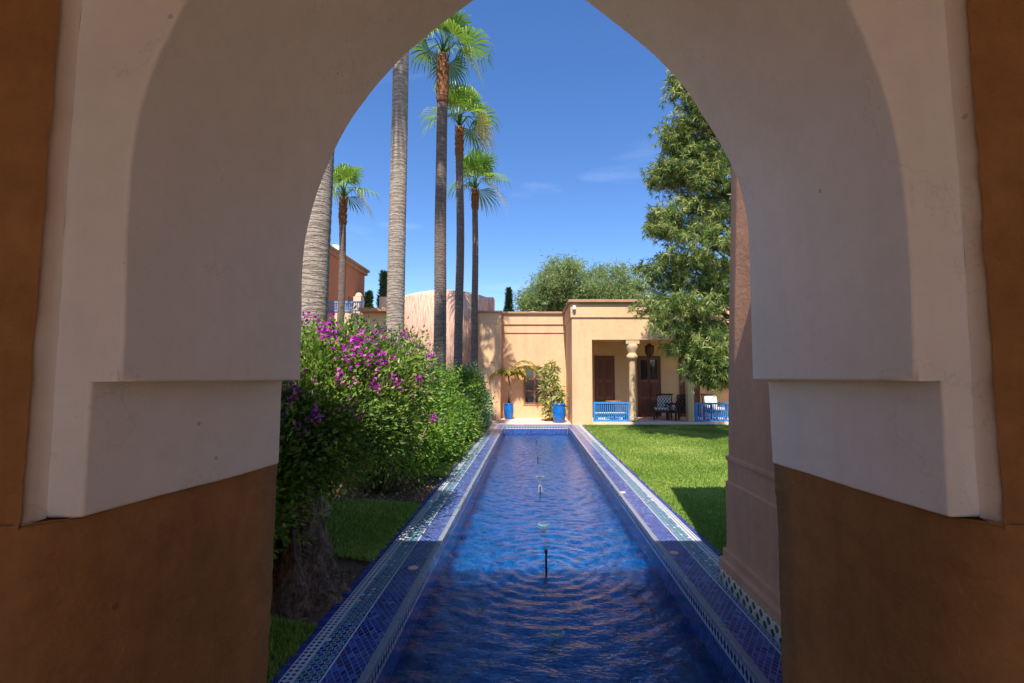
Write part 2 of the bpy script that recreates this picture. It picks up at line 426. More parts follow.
# ------------------------------------------------------------------ ground
def sheet(name, x0, x1, y0, y1, z, mat, **k):
    return MB().add([(x0, y0, z), (x1, y0, z), (x1, y1, z), (x0, y1, z)], [(0, 1, 2, 3)]).build(name, mat)
XL, XR = CX - HW - .52, CX + HW + .52
g = MB()
for x0, x1, y0, y1 in ((-900, XL, -900, 1500), (XR, 900, -900, 1500), (XL, XR, -900, PY0), (XL, XR, PY1 + .3, 1500)):
    g.add([(x0, y0, -.03), (x1, y0, -.03), (x1, y1, -.03), (x0, y1, -.03)], [(0, 1, 2, 3)])
tag(g.build('ground', MT['soil']), kind='structure')
# lawns: bumpy sheets
def lawn(name, poly, z):
    m = MB(); m.add([(x, y, z) for x, y in poly], [tuple(range(len(poly)))])
    return tag(m.build(name, MT['lawn']), kind='structure')
lawn('lawn', [(XR, 2.1), (12, 2.1), (12, 16.18), (XR, 16.18)], -.006)
lawn('lawn', [(-9, 2.1), (XL, 2.1), (XL, 3.15), (-1.75, 3.2), (-9, 3.2)], -.006)
lawn('lawn', [(-9, 4.7), (-2.1, 4.62), (XL, 4.35), (XL, 6.1), (-2.0, 6.3), (-9, 6.2)], -.006)
lawn('lawn', [(-1.9, 8.2), (XL, 7.9), (XL, 17.5), (-1.9, 17.5)], -.006)
tag(sheet('terrace', -2.6, 1.38, PY1 + .3, 19, -.004, MT['terrace']), kind='structure')
m = MB(); m.box(-2.4, 2.4, -3.7, PY0, -.06, -.002)
tag(m.build('floor', MT['floor']), kind='structure')
def inpoly(x, y, poly):
    c = np.zeros(len(x), bool); n = len(poly)
    for i in range(n):
        x1, y1 = poly[i]; x2, y2 = poly[(i + 1) % n]
        c ^= ((y1 > y) != (y2 > y)) & (x < (x2 - x1) * (y - y1) / (y2 - y1 + 1e-12) + x1)
    return c
def grass(poly, n, lo, hi, xmax=99, label=''):
    xs = [p[0] for p in poly]; ys = [p[1] for p in poly]
    y = min(ys) + (max(ys) - min(ys)) * rng.random(n * 3) ** 1.5; x = min(xs) + (max(xs) - min(xs)) * rng.random(n * 3)
    k = inpoly(x, y, poly) & (np.abs(x) < .6 * y + 1.5); x, y = x[k][:n], y[k][:n]; n = len(x)
    x = x + np.where(rng.random(n) < .5, -.02, .02) * rng.random(n)
    P = np.stack([x, y, np.full(n, -.008)], 1); D = rng.normal(size=(n, 3)) * .45; D[:, 2] = 1
    sz = (lo + (hi - lo) * rng.random(n)) * (1 + .04 * y)
    patch = np.array([noise.noise((a * .8, b * .8, 0)) for a, b in zip(x, y)])
    r = np.clip(rng.random(n) * .65 + .17 + patch * .6, 0, 1)
    o = leaves('grass', P, D, sz, .009 * (1 + .10 * y), MT['grass'], rnd=r, fold=.1)
    tag(o, kind='stuff'); return o
grass([(XR - .01, 3.9), (9, 3.9), (9, 16.1), (XR - .01, 16.1)], 150000, .018, .04)
grass([(-4, 2.3), (XL + .01, 2.3), (XL + .01, 3.2), (-1.75, 3.3), (-4, 3.3)], 22000, .03, .065)
grass([(-5, 4.6), (-2.1, 4.55), (XL + .01, 4.3), (XL + .01, 6.15), (-2.0, 6.35), (-5, 6.2)], 30000, .025, .05)
grass([(-1.9, 8.1), (XL + .01, 7.8), (XL + .01, 17), (-1.9, 17)], 20000, .03, .05)
# leaf litter on the soil
n = 3500; x = rng.uniform(-3.2, XL - .02, n); y = rng.uniform(2.9, 8.5, n)
P = np.stack([x, y, np.full(n, -.02) + rng.random(n) * .015], 1); D = rng.normal(size=(n, 3)); D[:, 2] *= .25
tag(leaves('leaf_litter', P, D, rng.uniform(.02, .06, n), .02, MT['litter'], fold=.3), kind='stuff')

# ------------------------------------------------------------------ pool
c = MB()
for s in (-1, 1):
    xa, xb = CX + s * HW, CX + s * (HW + .52)
    c.box(min(xa, xb), max(xa, xb), PY0, PY1 + .0, -.036, 0)
tag(bev(c.build('pool_coping', MT['coping']), .004), kind='structure')
c = MB(); c.box(XL, XR, PY1 + .0005, PY1 + .30, -.036, 0)
tag(bev(c.build('pool_coping', MT['coping_end']), .004), kind='structure')
c = MB()
for s in (-1, 1):
    xa, xb = CX + s * (HW + .006), CX + s * (HW + .3)
    c.box(min(xa, xb), max(xa, xb), PY0, PY1, -.9, -.0365)
tag(c.build('pool_side', MT['side']), kind='structure')
c = MB(); c.box(CX - HW, CX + HW, PY1 + .006, PY1 + .29, -.9, -.0365); c.box(CX - HW, CX + HW, PY0 - .2, PY0, -.9, -.061)
tag(c.build('pool_side', MT['side_end']), kind='structure')
tag(sheet('pool_floor', CX - HW - .02, CX + HW + .02, PY0, PY1 + .01, -.56, MT['basin']), kind='structure')
NOZ = [4.93, 8.0, 10.9, 13.7]; LIT = [3.75, 6.4, 9.4, 12.3]
nx, ny = 110, 720
X, Y = np.meshgrid(np.linspace(CX - HW - .004, CX + HW + .004, nx), PY0 + .001 + (PY1 - PY0) * np.linspace(0, 1, ny) ** 1.25)
Z = np.zeros_like(X)
for i in range(34):
    a = rng.uniform(0, 2 * math.pi); lam = rng.uniform(.07, .34); k = 2 * math.pi / lam
    Z += .0013 * (lam / .35) ** 1.15 * np.sin(k * (X * math.cos(a) + Y * math.sin(a)) + rng.uniform(0, 6.28) + 1.3 * np.sin(X * 2.3 + i) + 1.1 * np.sin(Y * 1.7 + i * 2))
for q in NOZ:
    d = np.hypot(X - CX, Y - q)
    Z += .0040 * np.sin(2 * math.pi * d / .13) * np.exp(-d * .75) * np.minimum(1, d / .2)
    d2 = np.hypot(X - CX - 2 * HW, Y - q); Z += .0012 * np.sin(2 * math.pi * d2 / .17) * np.exp(-d2 * .6)
Z *= np.clip(.5 + (Y - 2.4) * .22, .5, 1)
V = np.stack([X, Y, Z + WATER], -1).reshape(-1, 3)
ii = (np.arange(ny - 1)[:, None] * nx + np.arange(nx - 1)).ravel()
F = np.stack([ii, ii + 1, ii + nx + 1, ii + nx], 1)
tag(np_mesh('water', V, F, np.zeros(len(F)), MT['water'], smooth=True), kind='structure')

near_words = ['nearest the archway', 'second from the archway', 'third from the archway', 'farthest, close to the house']
for i, q in enumerate(NOZ):
    t = empty('fountain_nozzle', (CX - .02, q, WATER))
    h = .17 if i == 0 else .09
    MB().lathe([(.011, -.27), (.011, h)], 10).build('pipe', MT['metal'], t)
    MB().lathe([(.016, h - .04), (.018, h - .02), (.014, h), (.006, h + .012)], 12).build('nozzle_head', MT['metal'], t)
    MB().lathe([(.03, -.279), (.03, -.27), (.015, -.26)], 14).build('base', MT['metal'], t)
    if i == 1:
        j = MB()
        for k in range(6):
            a = k / 6 * 6.283; rr = .03 + .025 * random.random()
            j.tube([(math.cos(a) * rr * s_, math.sin(a) * rr * s_, h + .03 * (1 - (2 * s_ - .7) ** 2) - (.0 if s_ < .9 else .1)) for s_ in (0, .25, .5, .75, 1.)], [.003, .003, .003, .003, .002], 5)
        j.build('water_jet', MT['jet'], t)
    tag(t, ['thin dark fountain nozzle standing in the blue water, ' + near_words[0], 'fountain nozzle with a small bubbling jet, second from the archway',
            'thin fountain nozzle in the water, third from the archway', 'tiny fountain nozzle farthest from the archway, close to the house'][i], 'fountain nozzle', 'fountain nozzles along the pool axis')
for i, q in enumerate(LIT):
    t = empty('underwater_light', (CX, q, -.56))
    MB().lathe([(.07, .20), (.085, .21), (.085, .23), (.075, .235), (.066, .235)], 24).build('rim', MT['pebble'], t)
    MB().lathe([(.02, 0), (.02, .2)], 10).build('post', MT['metal'], t)
    MB().lathe([(.065, .205), (.065, .238), (.03, .244)], 24).build('lens', MT['lampface'], t)
    tag(t, 'round pale underwater light on the pool floor, ' + near_words[i], 'pool light', 'round lights on the pool floor')
for i, (x, y, lb) in enumerate([(-.99, 4.16, 'small round stone light cover set in the left tiled pool edge'), (1.275, 6.8, 'small round light cover in the right tiled pool edge, the farther one in the sun'), (1.30, 4.5, 'small round light cover in the right tiled pool edge, the nearer one in shade')]):
    o = MB().lathe([(.042, 0), (.042, .004), (.034, .008), (.012, .009)], 20).build('light_cover', MT['cream'], loc=(x, y, .0005)); tag(o, lb, 'light cover', 'light covers in the pool edge')

# ------------------------------------------------------------------ gateway we look through
def resample(pts, n):
    # Catmull-Rom through pts then even arc length
    P = [Vector((p[0], 0, p[1])) for p in pts]; out = []
    for i in range(len(P) - 1):
        a = P[max(i - 1, 0)]; b = P[i]; c_ = P[i + 1]; d = P[min(i + 2, len(P) - 1)]
        for k in range(12):
            t = k / 12
            out.append(.5 * ((2 * b) + (-a + c_) * t + (2 * a - 5 * b + 4 * c_ - d) * t * t + (-a + 3 * b - 3 * c_ + d) * t ** 3))
    out.append(P[-1])
    L = [0]
    for i in range(1, len(out)): L.append(L[-1] + (out[i] - out[i - 1]).length)
    res = []; j = 0
    for k in range(n + 1):
        s = L[-1] * k / n
        while j < len(L) - 2 and L[j + 1] < s: j += 1
        t = (s - L[j]) / (L[j + 1] - L[j]); p = out[j].lerp(out[j + 1], t); res.append((p.x, p.z))
    return res
ZS, ZB, YF, YN, YW = 1.587, 1.228, 2.10, 1.29, 1.233
ZT = 4.12
farL = [(-1.003, ZS), (-1.009, 1.8), (-1.014, 2.091), (-.988, 2.3), (-.932, 2.50), (-.842, 2.717), (-.748, 2.868), (-.641, 3.002), (-.528, 3.118), (-.255, 3.341), (-.008, 3.52)]
farR = [(-.008, 3.52), (.241, 3.341), (.46, 3.16), (.569, 3.06), (.681, 2.935), (.77, 2.79), (.862, 2.625), (.932, 2.465), (.966, 2.259), (.968, 1.899), (.964, ZS)]
nearL = [(-1.101, ZS), (-1.103, 1.75), (-1.110, 2.05), (-1.103, 2.278), (-1.068, 2.455), (-.979, 2.669), (-.87, 2.86), (-.72, 3.05), (-.55, 3.22), (-.29, 3.44), (-.01, 3.66)]
nearR = [(-.01, 3.66), (.25, 3.44), (.48, 3.22), (.66, 3.04), (.80, 2.85), (.905, 2.669), (.974, 2.486), (1.012, 2.321), (1.030, 2.146), (1.036, 1.93), (1.030, ZS)]
NP = 48
far = resample(farL, NP) + resample(farR, NP)[1:]; near = resample(nearL, NP) + resample(nearR, NP)[1:]
XWL, XWR = -1.276, 1.182     # edges of the white surround
gate = empty('arched_gateway', (0, 1.7, 0)); tag(gate, 'thick pointed archway with white plaster arch and burnt orange jambs framing the view', 'archway')
A = .007
def weld(o, w_):
    import bmesh
    bm = bmesh.new(); bm.from_mesh(o.data); bmesh.ops.remove_doubles(bm, verts=bm.verts, dist=.0008); bmesh.ops.recalc_face_normals(bm, faces=bm.faces); bm.to_mesh(o.data); bm.free()
    m_ = o.modifiers.new('Bevel', 'BEVEL'); m_.width = w_; m_.segments = 3; m_.limit_method = 'ANGLE'; m_.angle_limit = R(50); m_.harden_normals = True
def gp(mb_, name, mat, par=gate):
    o = mb_.build(name, mat, par)
    if name in ('arch', 'impost'): weld(o, .010)
    o.location = (0, -1.7, 0) if par is gate else (0, 0, 0); return o
# arch soffit + near and far faces
a = MB(); nd = 8; vs = []; fs = []
for i in range(len(far)):
    for k in range(nd + 1):
        t = k / nd; vs.append(wob((near[i][0] * (1 - t) + far[i][0] * t, YN * (1 - t) + YF * t, near[i][1] * (1 - t) + far[i][1] * t), A, 1.7))
for i in range(len(far) - 1):
    for k in range(nd): fs.append((i * (nd + 1) + k, i * (nd + 1) + k + 1, (i + 1) * (nd + 1) + k + 1, (i + 1) * (nd + 1) + k))
a.add(vs, fs, True)
for prof, yy, xl, xr in ((near, YN, XWL, XWR), (far, YF, -2.4, 2.4)):
    nv = 6; vs = []; fs = []; ic = 26
    N_ = len(prof)
    for i, (px_, pz_) in enumerate(prof):
        j = i if i <= NP else N_ - 1 - i; xo_ = xl if i <= NP else xr
        if j <= ic: ox, oz = xo_, ZS + (ZT - ZS) * j / ic
        else: ox, oz = xo_ + (-.008 - xo_) * (j - ic) / (NP - ic), ZT
        for k in range(nv + 1):
            t = k / nv; vs.append(wob((px_ * (1 - t) + ox * t, yy, pz_ * (1 - t) + oz * t), A, 1.7))
    for i in range(N_ - 1):
        for k in range(nv): fs.append((i * (nv + 1) + k, i * (nv + 1) + k + 1, (i + 1) * (nv + 1) + k + 1, (i + 1) * (nv + 1) + k))
    a.add(vs, fs, True)
for sx, xn, xf, xo in ((0, near[0][0], far[0][0], -1.3), (1, near[-1][0], far[-1][0], 1.25)):
    a.patch((xn, YN, ZS), (xf, YF, ZS), (xo, YF, ZS), (xo, YN, ZS), 8, 5, A, 1.7)
gp(a, 'arch', MT['plaster'])
# impost blocks (white, set back a hand's breadth)
for s, xf, xn, xw in ((-1, -1.082, -1.183, XWL), (1, 1.032, 1.104, XWR)):
    b = MB()
    b.patch((xn, YN, ZB), (xf, YF, ZB), (xf, YF, ZS), (xn, YN, ZS), 14, 6, A, 1.7)
    b.patch((xn, YN, ZB), (xw, YN, ZB), (xw, YN, ZS), (xn, YN, ZS), 4, 6, A, 1.7)
    b.patch((xf, YF, ZB), (xw, YF, ZB), (xw, YF, ZS), (xf, YF, ZS), 4, 6, A, 1.7)
    b.patch((xn, YN, ZB), (xf, YF, ZB), (xw, YF, ZB), (xw, YN, ZB), 14, 4, A, 1.7)
    gp(b, 'impost', MT['plaster'])
    # narrow return strip towards the room, full height, ragged inner edge
    b = MB(); nz = 90; vs = []; fs = []
    for k in range(nz + 1):
        z = ZB + (ZT - ZB) * k / nz
        j = noise.noise((z * 9, s * 3, 0)) * .006 + noise.noise((z * 33, s * 3, 4)) * .003
        vs += [wob((xw, YN, z), A, 1.7), wob((xw, YN, z), A, 1.7) + Vector((s * .012, -.020, 0)), Vector((xw + s * .010, YW - .001, z)), Vector((xw + s * .04, YW + .012, z))]
    for k in range(nz):
        for q in range(3): fs.append((4 * k + q, 4 * k + q + 1, 4 * k + q + 5, 4 * k + q + 4))
    b.add(vs, fs, True); b.patch((xw, YN, ZB), (xw, YW, ZB), (xw + s * .07, YW, ZB), (xw + s * .07, YN, ZB), 2, 2)
    gp(b, 'plaster_edge', MT['plaster'])
    # orange jamb below
    xf2, xn2, xw2 = xf + s * .013, xn + s * .012, xw + s * -.008
    b = MB(); nz = 60; prof = [(xw2 + s * 1.1, YF), (xf2 + s * .05, YF), (xf2, YF - .004), (xf2 - (xf2 - xn2) * .15, YF - .12), (xf2 - (xf2 - xn2) * .5, (YF + YN) / 2), (xf2 - (xf2 - xn2) * .85, YN + .12), (xn2 + s * .02, YN - .0), (xw2, YW + .01), (xw2 + s * .03, YW - .012), (xw2 + s * .35, YW - .012), (xw2 + s * 1.1, YW - .012)]
    vs = []; fs = []
    for k in range(nz + 1):
        z = ZB * k / nz
        for q, (x_, y_) in enumerate(prof):
            p = wob((x_, y_, z), A * 1.5, 1.9)
            if q in (1, 2): p.x += s * (noise.noise((z * 13, s, 1)) * .006 + noise.noise((z * 40, s, 2)) * .004)
            vs.append(p)
    m_ = len(prof)
    for k in range(nz):
        for q in range(m_ - 1): fs.append((m_ * k + q, m_ * k + q + 1, m_ * k + m_ + q + 1, m_ * k + m_ + q))
    b.add(vs, fs, True)
    b.add([(xf2 + s * .004, YF - .01, ZB - .003), (xn2 + s * .004, YN + .02, ZB - .003), (xw2, YW - .002, ZB - .003), (xw2 + s * .5, YW - .002, ZB - .003), (xw2 + s * .5, YF - .01, ZB - .003)], [(0, 1, 2, 3, 4)])
    gp(b, 'jamb', MT['jamb'])
    # orange wall above, beside the white surround (faces the room)
    b = MB(); nz = 90; vs = []; fs = []
    for k in range(nz + 1):
        z = ZB - .01 + (ZT - ZB) * k / nz
        for q, dx in enumerate((.002, .02, .1, .3, .65, 1.1)):
            j = 0 if q else (noise.noise((z * 8, s * 7, 0)) * .007 + noise.noise((z * 30, s * 7, 4)) * .004)
            jj = 0 if q else noise.noise((z * 8, s * 7, 0)) * .005 + noise.noise((z * 30, s * 7, 4)) * .003
            vs.append(wob((xw + s * (dx + jj), YW - .003, z), A * .6 if q > 1 else 0, 1.9))
    for k in range(nz):
        for q in range(5): fs.append((6 * k + q, 6 * k + q + 1, 6 * k + q + 7, 6 * k + q + 6))
    b.add(vs, fs, True); gp(b, 'wall', MT['jamb'])
    # passage side wall
    b = MB(); x0 = s * 2.2; b.box(min(x0, x0 + s * .3), max(x0, x0 + s * .3), -3.7, YW - .03, 0, ZT)
    gp(b, 'side_wall', MT['jamb'])
    b = MB(); b.box(min(s * 1.32, s * 2.6), max(s * 1.32, s * 2.6), YW + .07, YF - .03, 0, ZT); gp(b, 'wall_core', MT['jamb'])
b = MB(); b.box(-2.6, 2.6, -3.7, YF - .004, ZT + .002, ZT + .12); gp(b, 'ceiling', MT['plaster'])
b = MB(); b.box(-2.19, -1.9, -3.7, -3.4, 0, ZT); b.box(1.9, 2.19, -3.7, -3.4, 0, ZT); b.box(-1.9, 1.9, -3.7, -3.4, 3.9, ZT); gp(b, 'unseen_rear_wall', MT['jamb'])  # unseen passage end; its depth and wide opening are shaped for warm bounce light

# ------------------------------------------------------------------ pink wing pier on the right
pier = empty('garden_pier', (2.0, 3.0, 0)); tag(pier, 'tall pink plastered pier with moulded base and tiled foot standing on the right pool edge', 'pier')
def ringprof(prof, x1=2.7, y0=2.13, yend=3.86, name='shaft', mat=None, jitter=.004):
    # prof: list of (offset outward, z); footprint left face at x=1.565, end face at yend
    b = MB(); vs = []; fs = []; ny_ = 14
    for off, z in prof:
        xs = 1.565 - off; ye = yend + off
        row = [(xs, y0 + (ye - y0) * k / ny_, z) for k in range(ny_ + 1)] + [(xs + (x1 - xs) * k / 8, ye, z) for k in range(1, 9)]
        vs += [wob(p, jitter, 2.5) for p in row]
    m_ = ny_ + 9
    for j in range(len(prof) - 1):
        for q in range(m_ - 1): fs.append((m_ * j + q, m_ * j + q + 1, m_ * j + m_ + q + 1, m_ * j + m_ + q))
    b.add(vs, fs, name != 'moulded_base'); o = b.build(name, mat, pier); o.location = (-2, -3, 0); return o
zz = [1.10 + (5.2 - 1.10) * k / 30 for k in range(31)]
ringprof([(-(z - 1.1) * .030, z) for z in zz] + [(-.2, 5.2), (-.9, 5.2)], name='shaft', mat=MT['pillar'])
ringprof([(.070, .105), (.070, .17), (.064, .18), (.060, .185), (.045, .19), (.045, .245), (.040, .255), (.026, .26), (.022, .30), (.022, .5), (.022, .77), (.024, .775), (.008, .79), (.008, .86), (.008, .94), (.018, .945), (.020, .96), (.018, .975), (.006, .98), (.0, .985), (0, 1.10)], name='moulded_base', mat=MT['pillar'])
ringprof([(.074, .0), (.074, .104), (.05, .1045)], name='tile_base', mat=MT['base_tiles'], jitter=0)

# ------------------------------------------------------------------ garden house
house = empty('garden_house', (1.4, 16.2, 0)); tag(house, 'apricot stucco house with columned loggia at the end of the pool', 'house')
def hp(mb_, name, mat, par=house, off=(-1.4, -16.2, 0)):
    o = mb_.build(name, mat, par)
    if par is house: o.location = off
    return o
b = MB()
b.box(1.385, 2.06, 16.2, 16.55, 0, 3.62); b.box(2.06, 9.5, 16.2, 16.55, 2.86, 3.62)
b.box(1.34, 9.5, 16.155, 16.55, 3.62, 4.12)
b.box(1.385, 1.70, 16.55, 19.0, 0, 3.62); b.box(1.34, 1.70, 16.55, 19.0, 3.62, 4.12)
b.box(1.70, 9.5, 16.55, 18.98, 3.9, 4.0)
b.box(-1.16, 1.385, 19.0, 19.35, 0, 3.35); b.box(-1.16, 1.385, 18.965, 19.35, 3.35, 3.68); b.box(-1.16, 1.34, 18.92, 19.35, 3.68, 4.10)
b.box(-2.02, -1.16, 18.35, 19.35, 0, 4.06)
b.box(8.6, 9.5, 16.55, 18.98, 0, 3.9)
hp(b, 'wall', MT['facade'])
b = MB(); b.box(1.70, 8.6, 18.4, 18.7, .12, 3.899); b.box(2.06, 8.6, 16.56, 18.4, 2.93, 2.98); hp(b, 'loggia_wall', MT['loggia'])
b = MB(); b.box(1.72, 8.6, 16.22, 18.4, -.02, .10); hp(b, 'loggia_floor', MT['terrace'])
b = MB(); b.box(1.24, 9.6, 16.05, 16.62, 4.12, 4.17); b.box(1.27, 9.6, 16.08, 19.3, 4.17, 4.22); b.box(1.24, 1.78, 16.62, 19.1, 4.12, 4.169)
b.box(1.30, 9.5, 16.12, 16.15, 4.06, 4.11)
bev(hp(b, 'cornice', MT['cap']), .012)
b = MB(); b.box(-2.05, 1.236, 18.84, 19.40, 4.10, 4.18); b.box(-2.10, -1.10, 18.27, 18.84, 4.065, 4.145); bev(hp(b, 'cornice', MT['cap']), .012)
b = MB(); b.lathe([(.75 * math.cos(t), 4.0 + .42 * math.sin(t)) for t in [k * math.pi / 2 / 8 for k in range(9)]], 24, (.1, 20.6)); b.box(-2, 9.5, 19.4, 22.5, 3.9, 4.0); hp(b, 'roof_dome', MT['facade'])
# columns
for x, y in ((3.445, 16.38), (7.3, 16.38)):
    cl = MB().lathe([(.17, .10), (.17, .22), (.13, .26), (.12, .30), (.118, 1.2), (.108, 2.18), (.112, 2.20)], 20).build('column', MT['stone'], house, (x - 1.4, y - 16.2, 0))
    MB().lathe([(.15, 2.20), (.185, 2.25), (.19, 2.30), (.165, 2.36), (.135, 2.38), (.15, 2.45), (.20, 2.55), (.215, 2.66), (.20, 2.72)], 20).build('capital', MT['stone'], cl)
    MB().box(-.23, .23, -.165, .165, 2.72, 2.858).build('abacus', MT['stone'], cl)
b = MB(); b.box(5.27, 5.49, 16.23, 16.50, .10, 2.859); bev(hp(b, 'square_column', MT['facade']), .02)
# railings
def railing(x0, x1, y, z0, z1, par, off, mat, n, name='railing'):
    b = MB(); b.box(x0, x1, y - .03, y + .03, z1 - .06, z1); b.box(x0, x1, y - .025, y + .025, z0, z0 + .05)
    b.box(x0, x0 + .06, y - .035, y + .035, z0 - .05, z1 + .004); b.box(x1 - .06, x1, y - .035, y + .035, z0 - .05, z1 + .004)
    for k in range(n):
        xx = x0 + .06 + (x1 - x0 - .12) * (k + .5) / n; b.box(xx - .014, xx + .014, y - .012, y + .012, z0 + .05, z1 - .06)
    for k in range(n - 1):
        xx = x0 + .06 + (x1 - x0 - .12) * (k + 1) / n
        if k % 2 == 0: b.box(xx - .03, xx + .03, y - .008, y + .008, z0 + .14, z0 + .17)
    o = b.build(name, mat, par); o.location = off; return o
railing(2.10, 3.31, 16.30, .12, .76, house, (-1.4, -16.2, 0), MT['blue'], 17)
railing(5.52, 7.12, 16.30, .12, .74, house, (-1.4, -16.2, 0), MT['blue'], 24)
# doors
def door(x0, x1, z1, glazed=False, carved=True):
    y = 18.4
    fr = MB(); fr.box(x0 - .07, x0, y - .05, y + .01, .10, z1 + .07); fr.box(x1, x1 + .07, y - .05, y + .01, .10, z1 + .07); fr.box(x0, x1, y - .05, y + .01, z1, z1 + .07)
    d = hp(MB().box(x0, x1, y - .02, y + .01, .10, z1), 'door', MT['doorwood'])
    hp(fr, 'door_frame', MT['wood'], d)
    xm = (x0 + x1) / 2; p = MB()
    p.box(xm - .015, xm + .015, y - .045, y - .021, .10, z1)
    for (u0, u1) in ((x0 + .05, xm - .05), (xm + .05, x1 - .05)):
        for (w0, w1) in ((.2, .75), (.85, 1.40), (1.5, z1 - .08)):
            if glazed and w0 > 1.4: continue
            p.box(u0, u1, y - .035, y - .021, w0, w1); p.box(u0 + .05, u1 - .05, y - .048, y - .036, w0 + .06, w1 - .06)
    hp(p, 'door_panel', MT['wood'], d)
    if glazed:
        q = MB()
        for (u0, u1) in ((x0 + .06, xm - .05), (xm + .05, x1 - .06)): q.box(u0, u1, y - .03, y - .021, 1.5, z1 - .08)
        hp(q, 'pane', MT['glass'], d)
    MB().box(xm + .03, xm + .06, y - .075, y - .046, 1.05, 1.2).build('handle', MT['brass'], d)
    return d
door(2.50, 3.12, 2.33); door(4.13, 4.88, 2.33, True); door(5.74, 6.36, 2.33, True)
n_ = MB(); n_.box(7.2, 7.75, 18.37, 18.41, 1.0, 2.05); hp(n_, 'wall_niche', MT['facade'])
# window
wx0, wx1, wz0, wz1 = -.22, .50, .60, 1.98; y = 19.0
win = MB(); win.box(wx0 - .07, wx0, y - .05, y + .01, wz0 - .05, wz1 + .07); win.box(wx1, wx1 + .07, y - .05, y + .01, wz0 - .05, wz1 + .07); win.box(wx0, wx1, y - .05, y + .01, wz1, wz1 + .07); win.box(wx0, wx1, y - .05, y + .01, wz0 - .05, wz0)
xm = (wx0 + wx1) / 2; win.box(xm - .04, xm + .04, y - .045, y + .01, wz0, wz1)
for k in (1, 2):
    z = wz0 + (wz1 - wz0) * k / 3; win.box(wx0, xm - .04, y - .04, y + .01, z - .03, z + .03); win.box(xm + .04, wx1, y - .04, y + .01, z - .03, z + .03)
wo = hp(win, 'window', MT['frame'])
hp(MB().box(wx0, wx1, y - .012, y + .008, wz0, wz1), 'pane', MT['glass'], wo)
hp(MB().box(wx0 - .10, wx1 + .10, y - .03, y + .01, wz0 - .10, wz0 - .052), 'sill', MT['facade'], wo)
lampb = MB().lathe([(.05, -.02), (.06, .0), (.06, .10), (.03, .13)], 12).build('wall_lamp', MT['white'], house, (.06, -.11, 3.88))

# lantern
t = empty('hanging_lantern', (4.25, 17.2, 2.93)); tag(t, 'dark pierced metal lantern hanging from the loggia ceiling', 'lantern')
MB().tube([(0, 0, 0), (0, 0, -.12)], [.008, .008], 6).build('chain', MT['brass'], t)
MB().lathe([(.02, -.12), (.06, -.15), (.16, -.22), (.17, -.24), (.165, -.44), (.11, -.55), (.04, -.62), (.015, -.66)], 8).build('lamp_shade', MT['brass'], t)
MB().lathe([(.18, -.235), (.185, -.245), (.18, -.26)], 8).build('band', MT['brass'], t)
# chairs
def armchair(x, y, rz, label, cush):
    t = empty('armchair', (x, y, .10), rz); tag(t, label, 'armchair', 'wicker armchairs in the loggia')
    bev(MB().box(-.28, .28, -.28, .28, .26, .34).build('seat', MT['wicker'], t), .02)
    b = MB()
    for k in range(9): b.bar((-.26 + k * .065, .25, .34), (-.26 + k * .065, .38, .86), .03, .02)
    b.bar((-.29, .385, .88), (.29, .385, .88), .05, .05); b.build('backrest', MT['wicker'], t)
    for s in (-1, 1):
        b = MB(); b.bar((s * .29, -.28, .56), (s * .29, .3, .58), .06, .04)
        b.bar((s * .29, -.26, .30), (s * .29, -.26, .55), .04, .04)
        b.build('armrest', MT['wicker'], t)
        for yy in (-.25, .25): MB().bar((s * .25, yy, 0), (s * .25, yy, .27), .05, .05).build('leg', MT['wicker'], t)
    bev(MB().box(-.25, .25, -.27, .22, .341, .44).build('cushion', cush, t), .03, 3)
    o = MB(); o.box(-.24, .24, -.05, .05, -.2, .2); o = bev(o.build('back_cushion', cush, t), .04, 3); o.location = (0, .235, .62); o.rotation_euler = (R(-14), 0, 0)
armchair(4.66, 17.1, R(-25), 'dark wicker armchair with patterned cushion nearest the glazed door', MT['cushion'])
armchair(5.10, 16.85, R(200), 'dark slatted armchair turned back to the lawn, beside the square column', MT['cushion'])
armchair(6.45, 17.0, R(10), 'armchair with white cushions behind the right blue railing', MT['white'])
t = empty('side_table', (2.95, 17.2, .10)); tag(t, 'small dark wooden table behind the left blue railing', 'table')
MB().lathe([(.30, .62), (.30, .66)], 20).build('tabletop', MT['doorwood'], t); MB().lathe([(.05, .02), (.04, .62)], 10).build('leg', MT['wood'], t); MB().lathe([(.18, 0), (.18, .02)], 16).build('base', MT['wood'], t)
t = empty('bench', (2.75, 16.75, .10)); tag(t, 'low white cushioned bench behind the left blue railing', 'bench')
bev(MB().box(-.55, .55, -.2, .2, .14, .20).build('seat', MT['wood'], t), .01)
bev(MB().box(-.54, .54, -.19, .19, .201, .27).build('cushion', MT['white'], t), .04, 3)
for sx in (-.5, .5):
    for sy in (-.16, .16): MB().bar((sx, sy, 0), (sx, sy, .14), .05, .05).build('leg', MT['wood'], t)

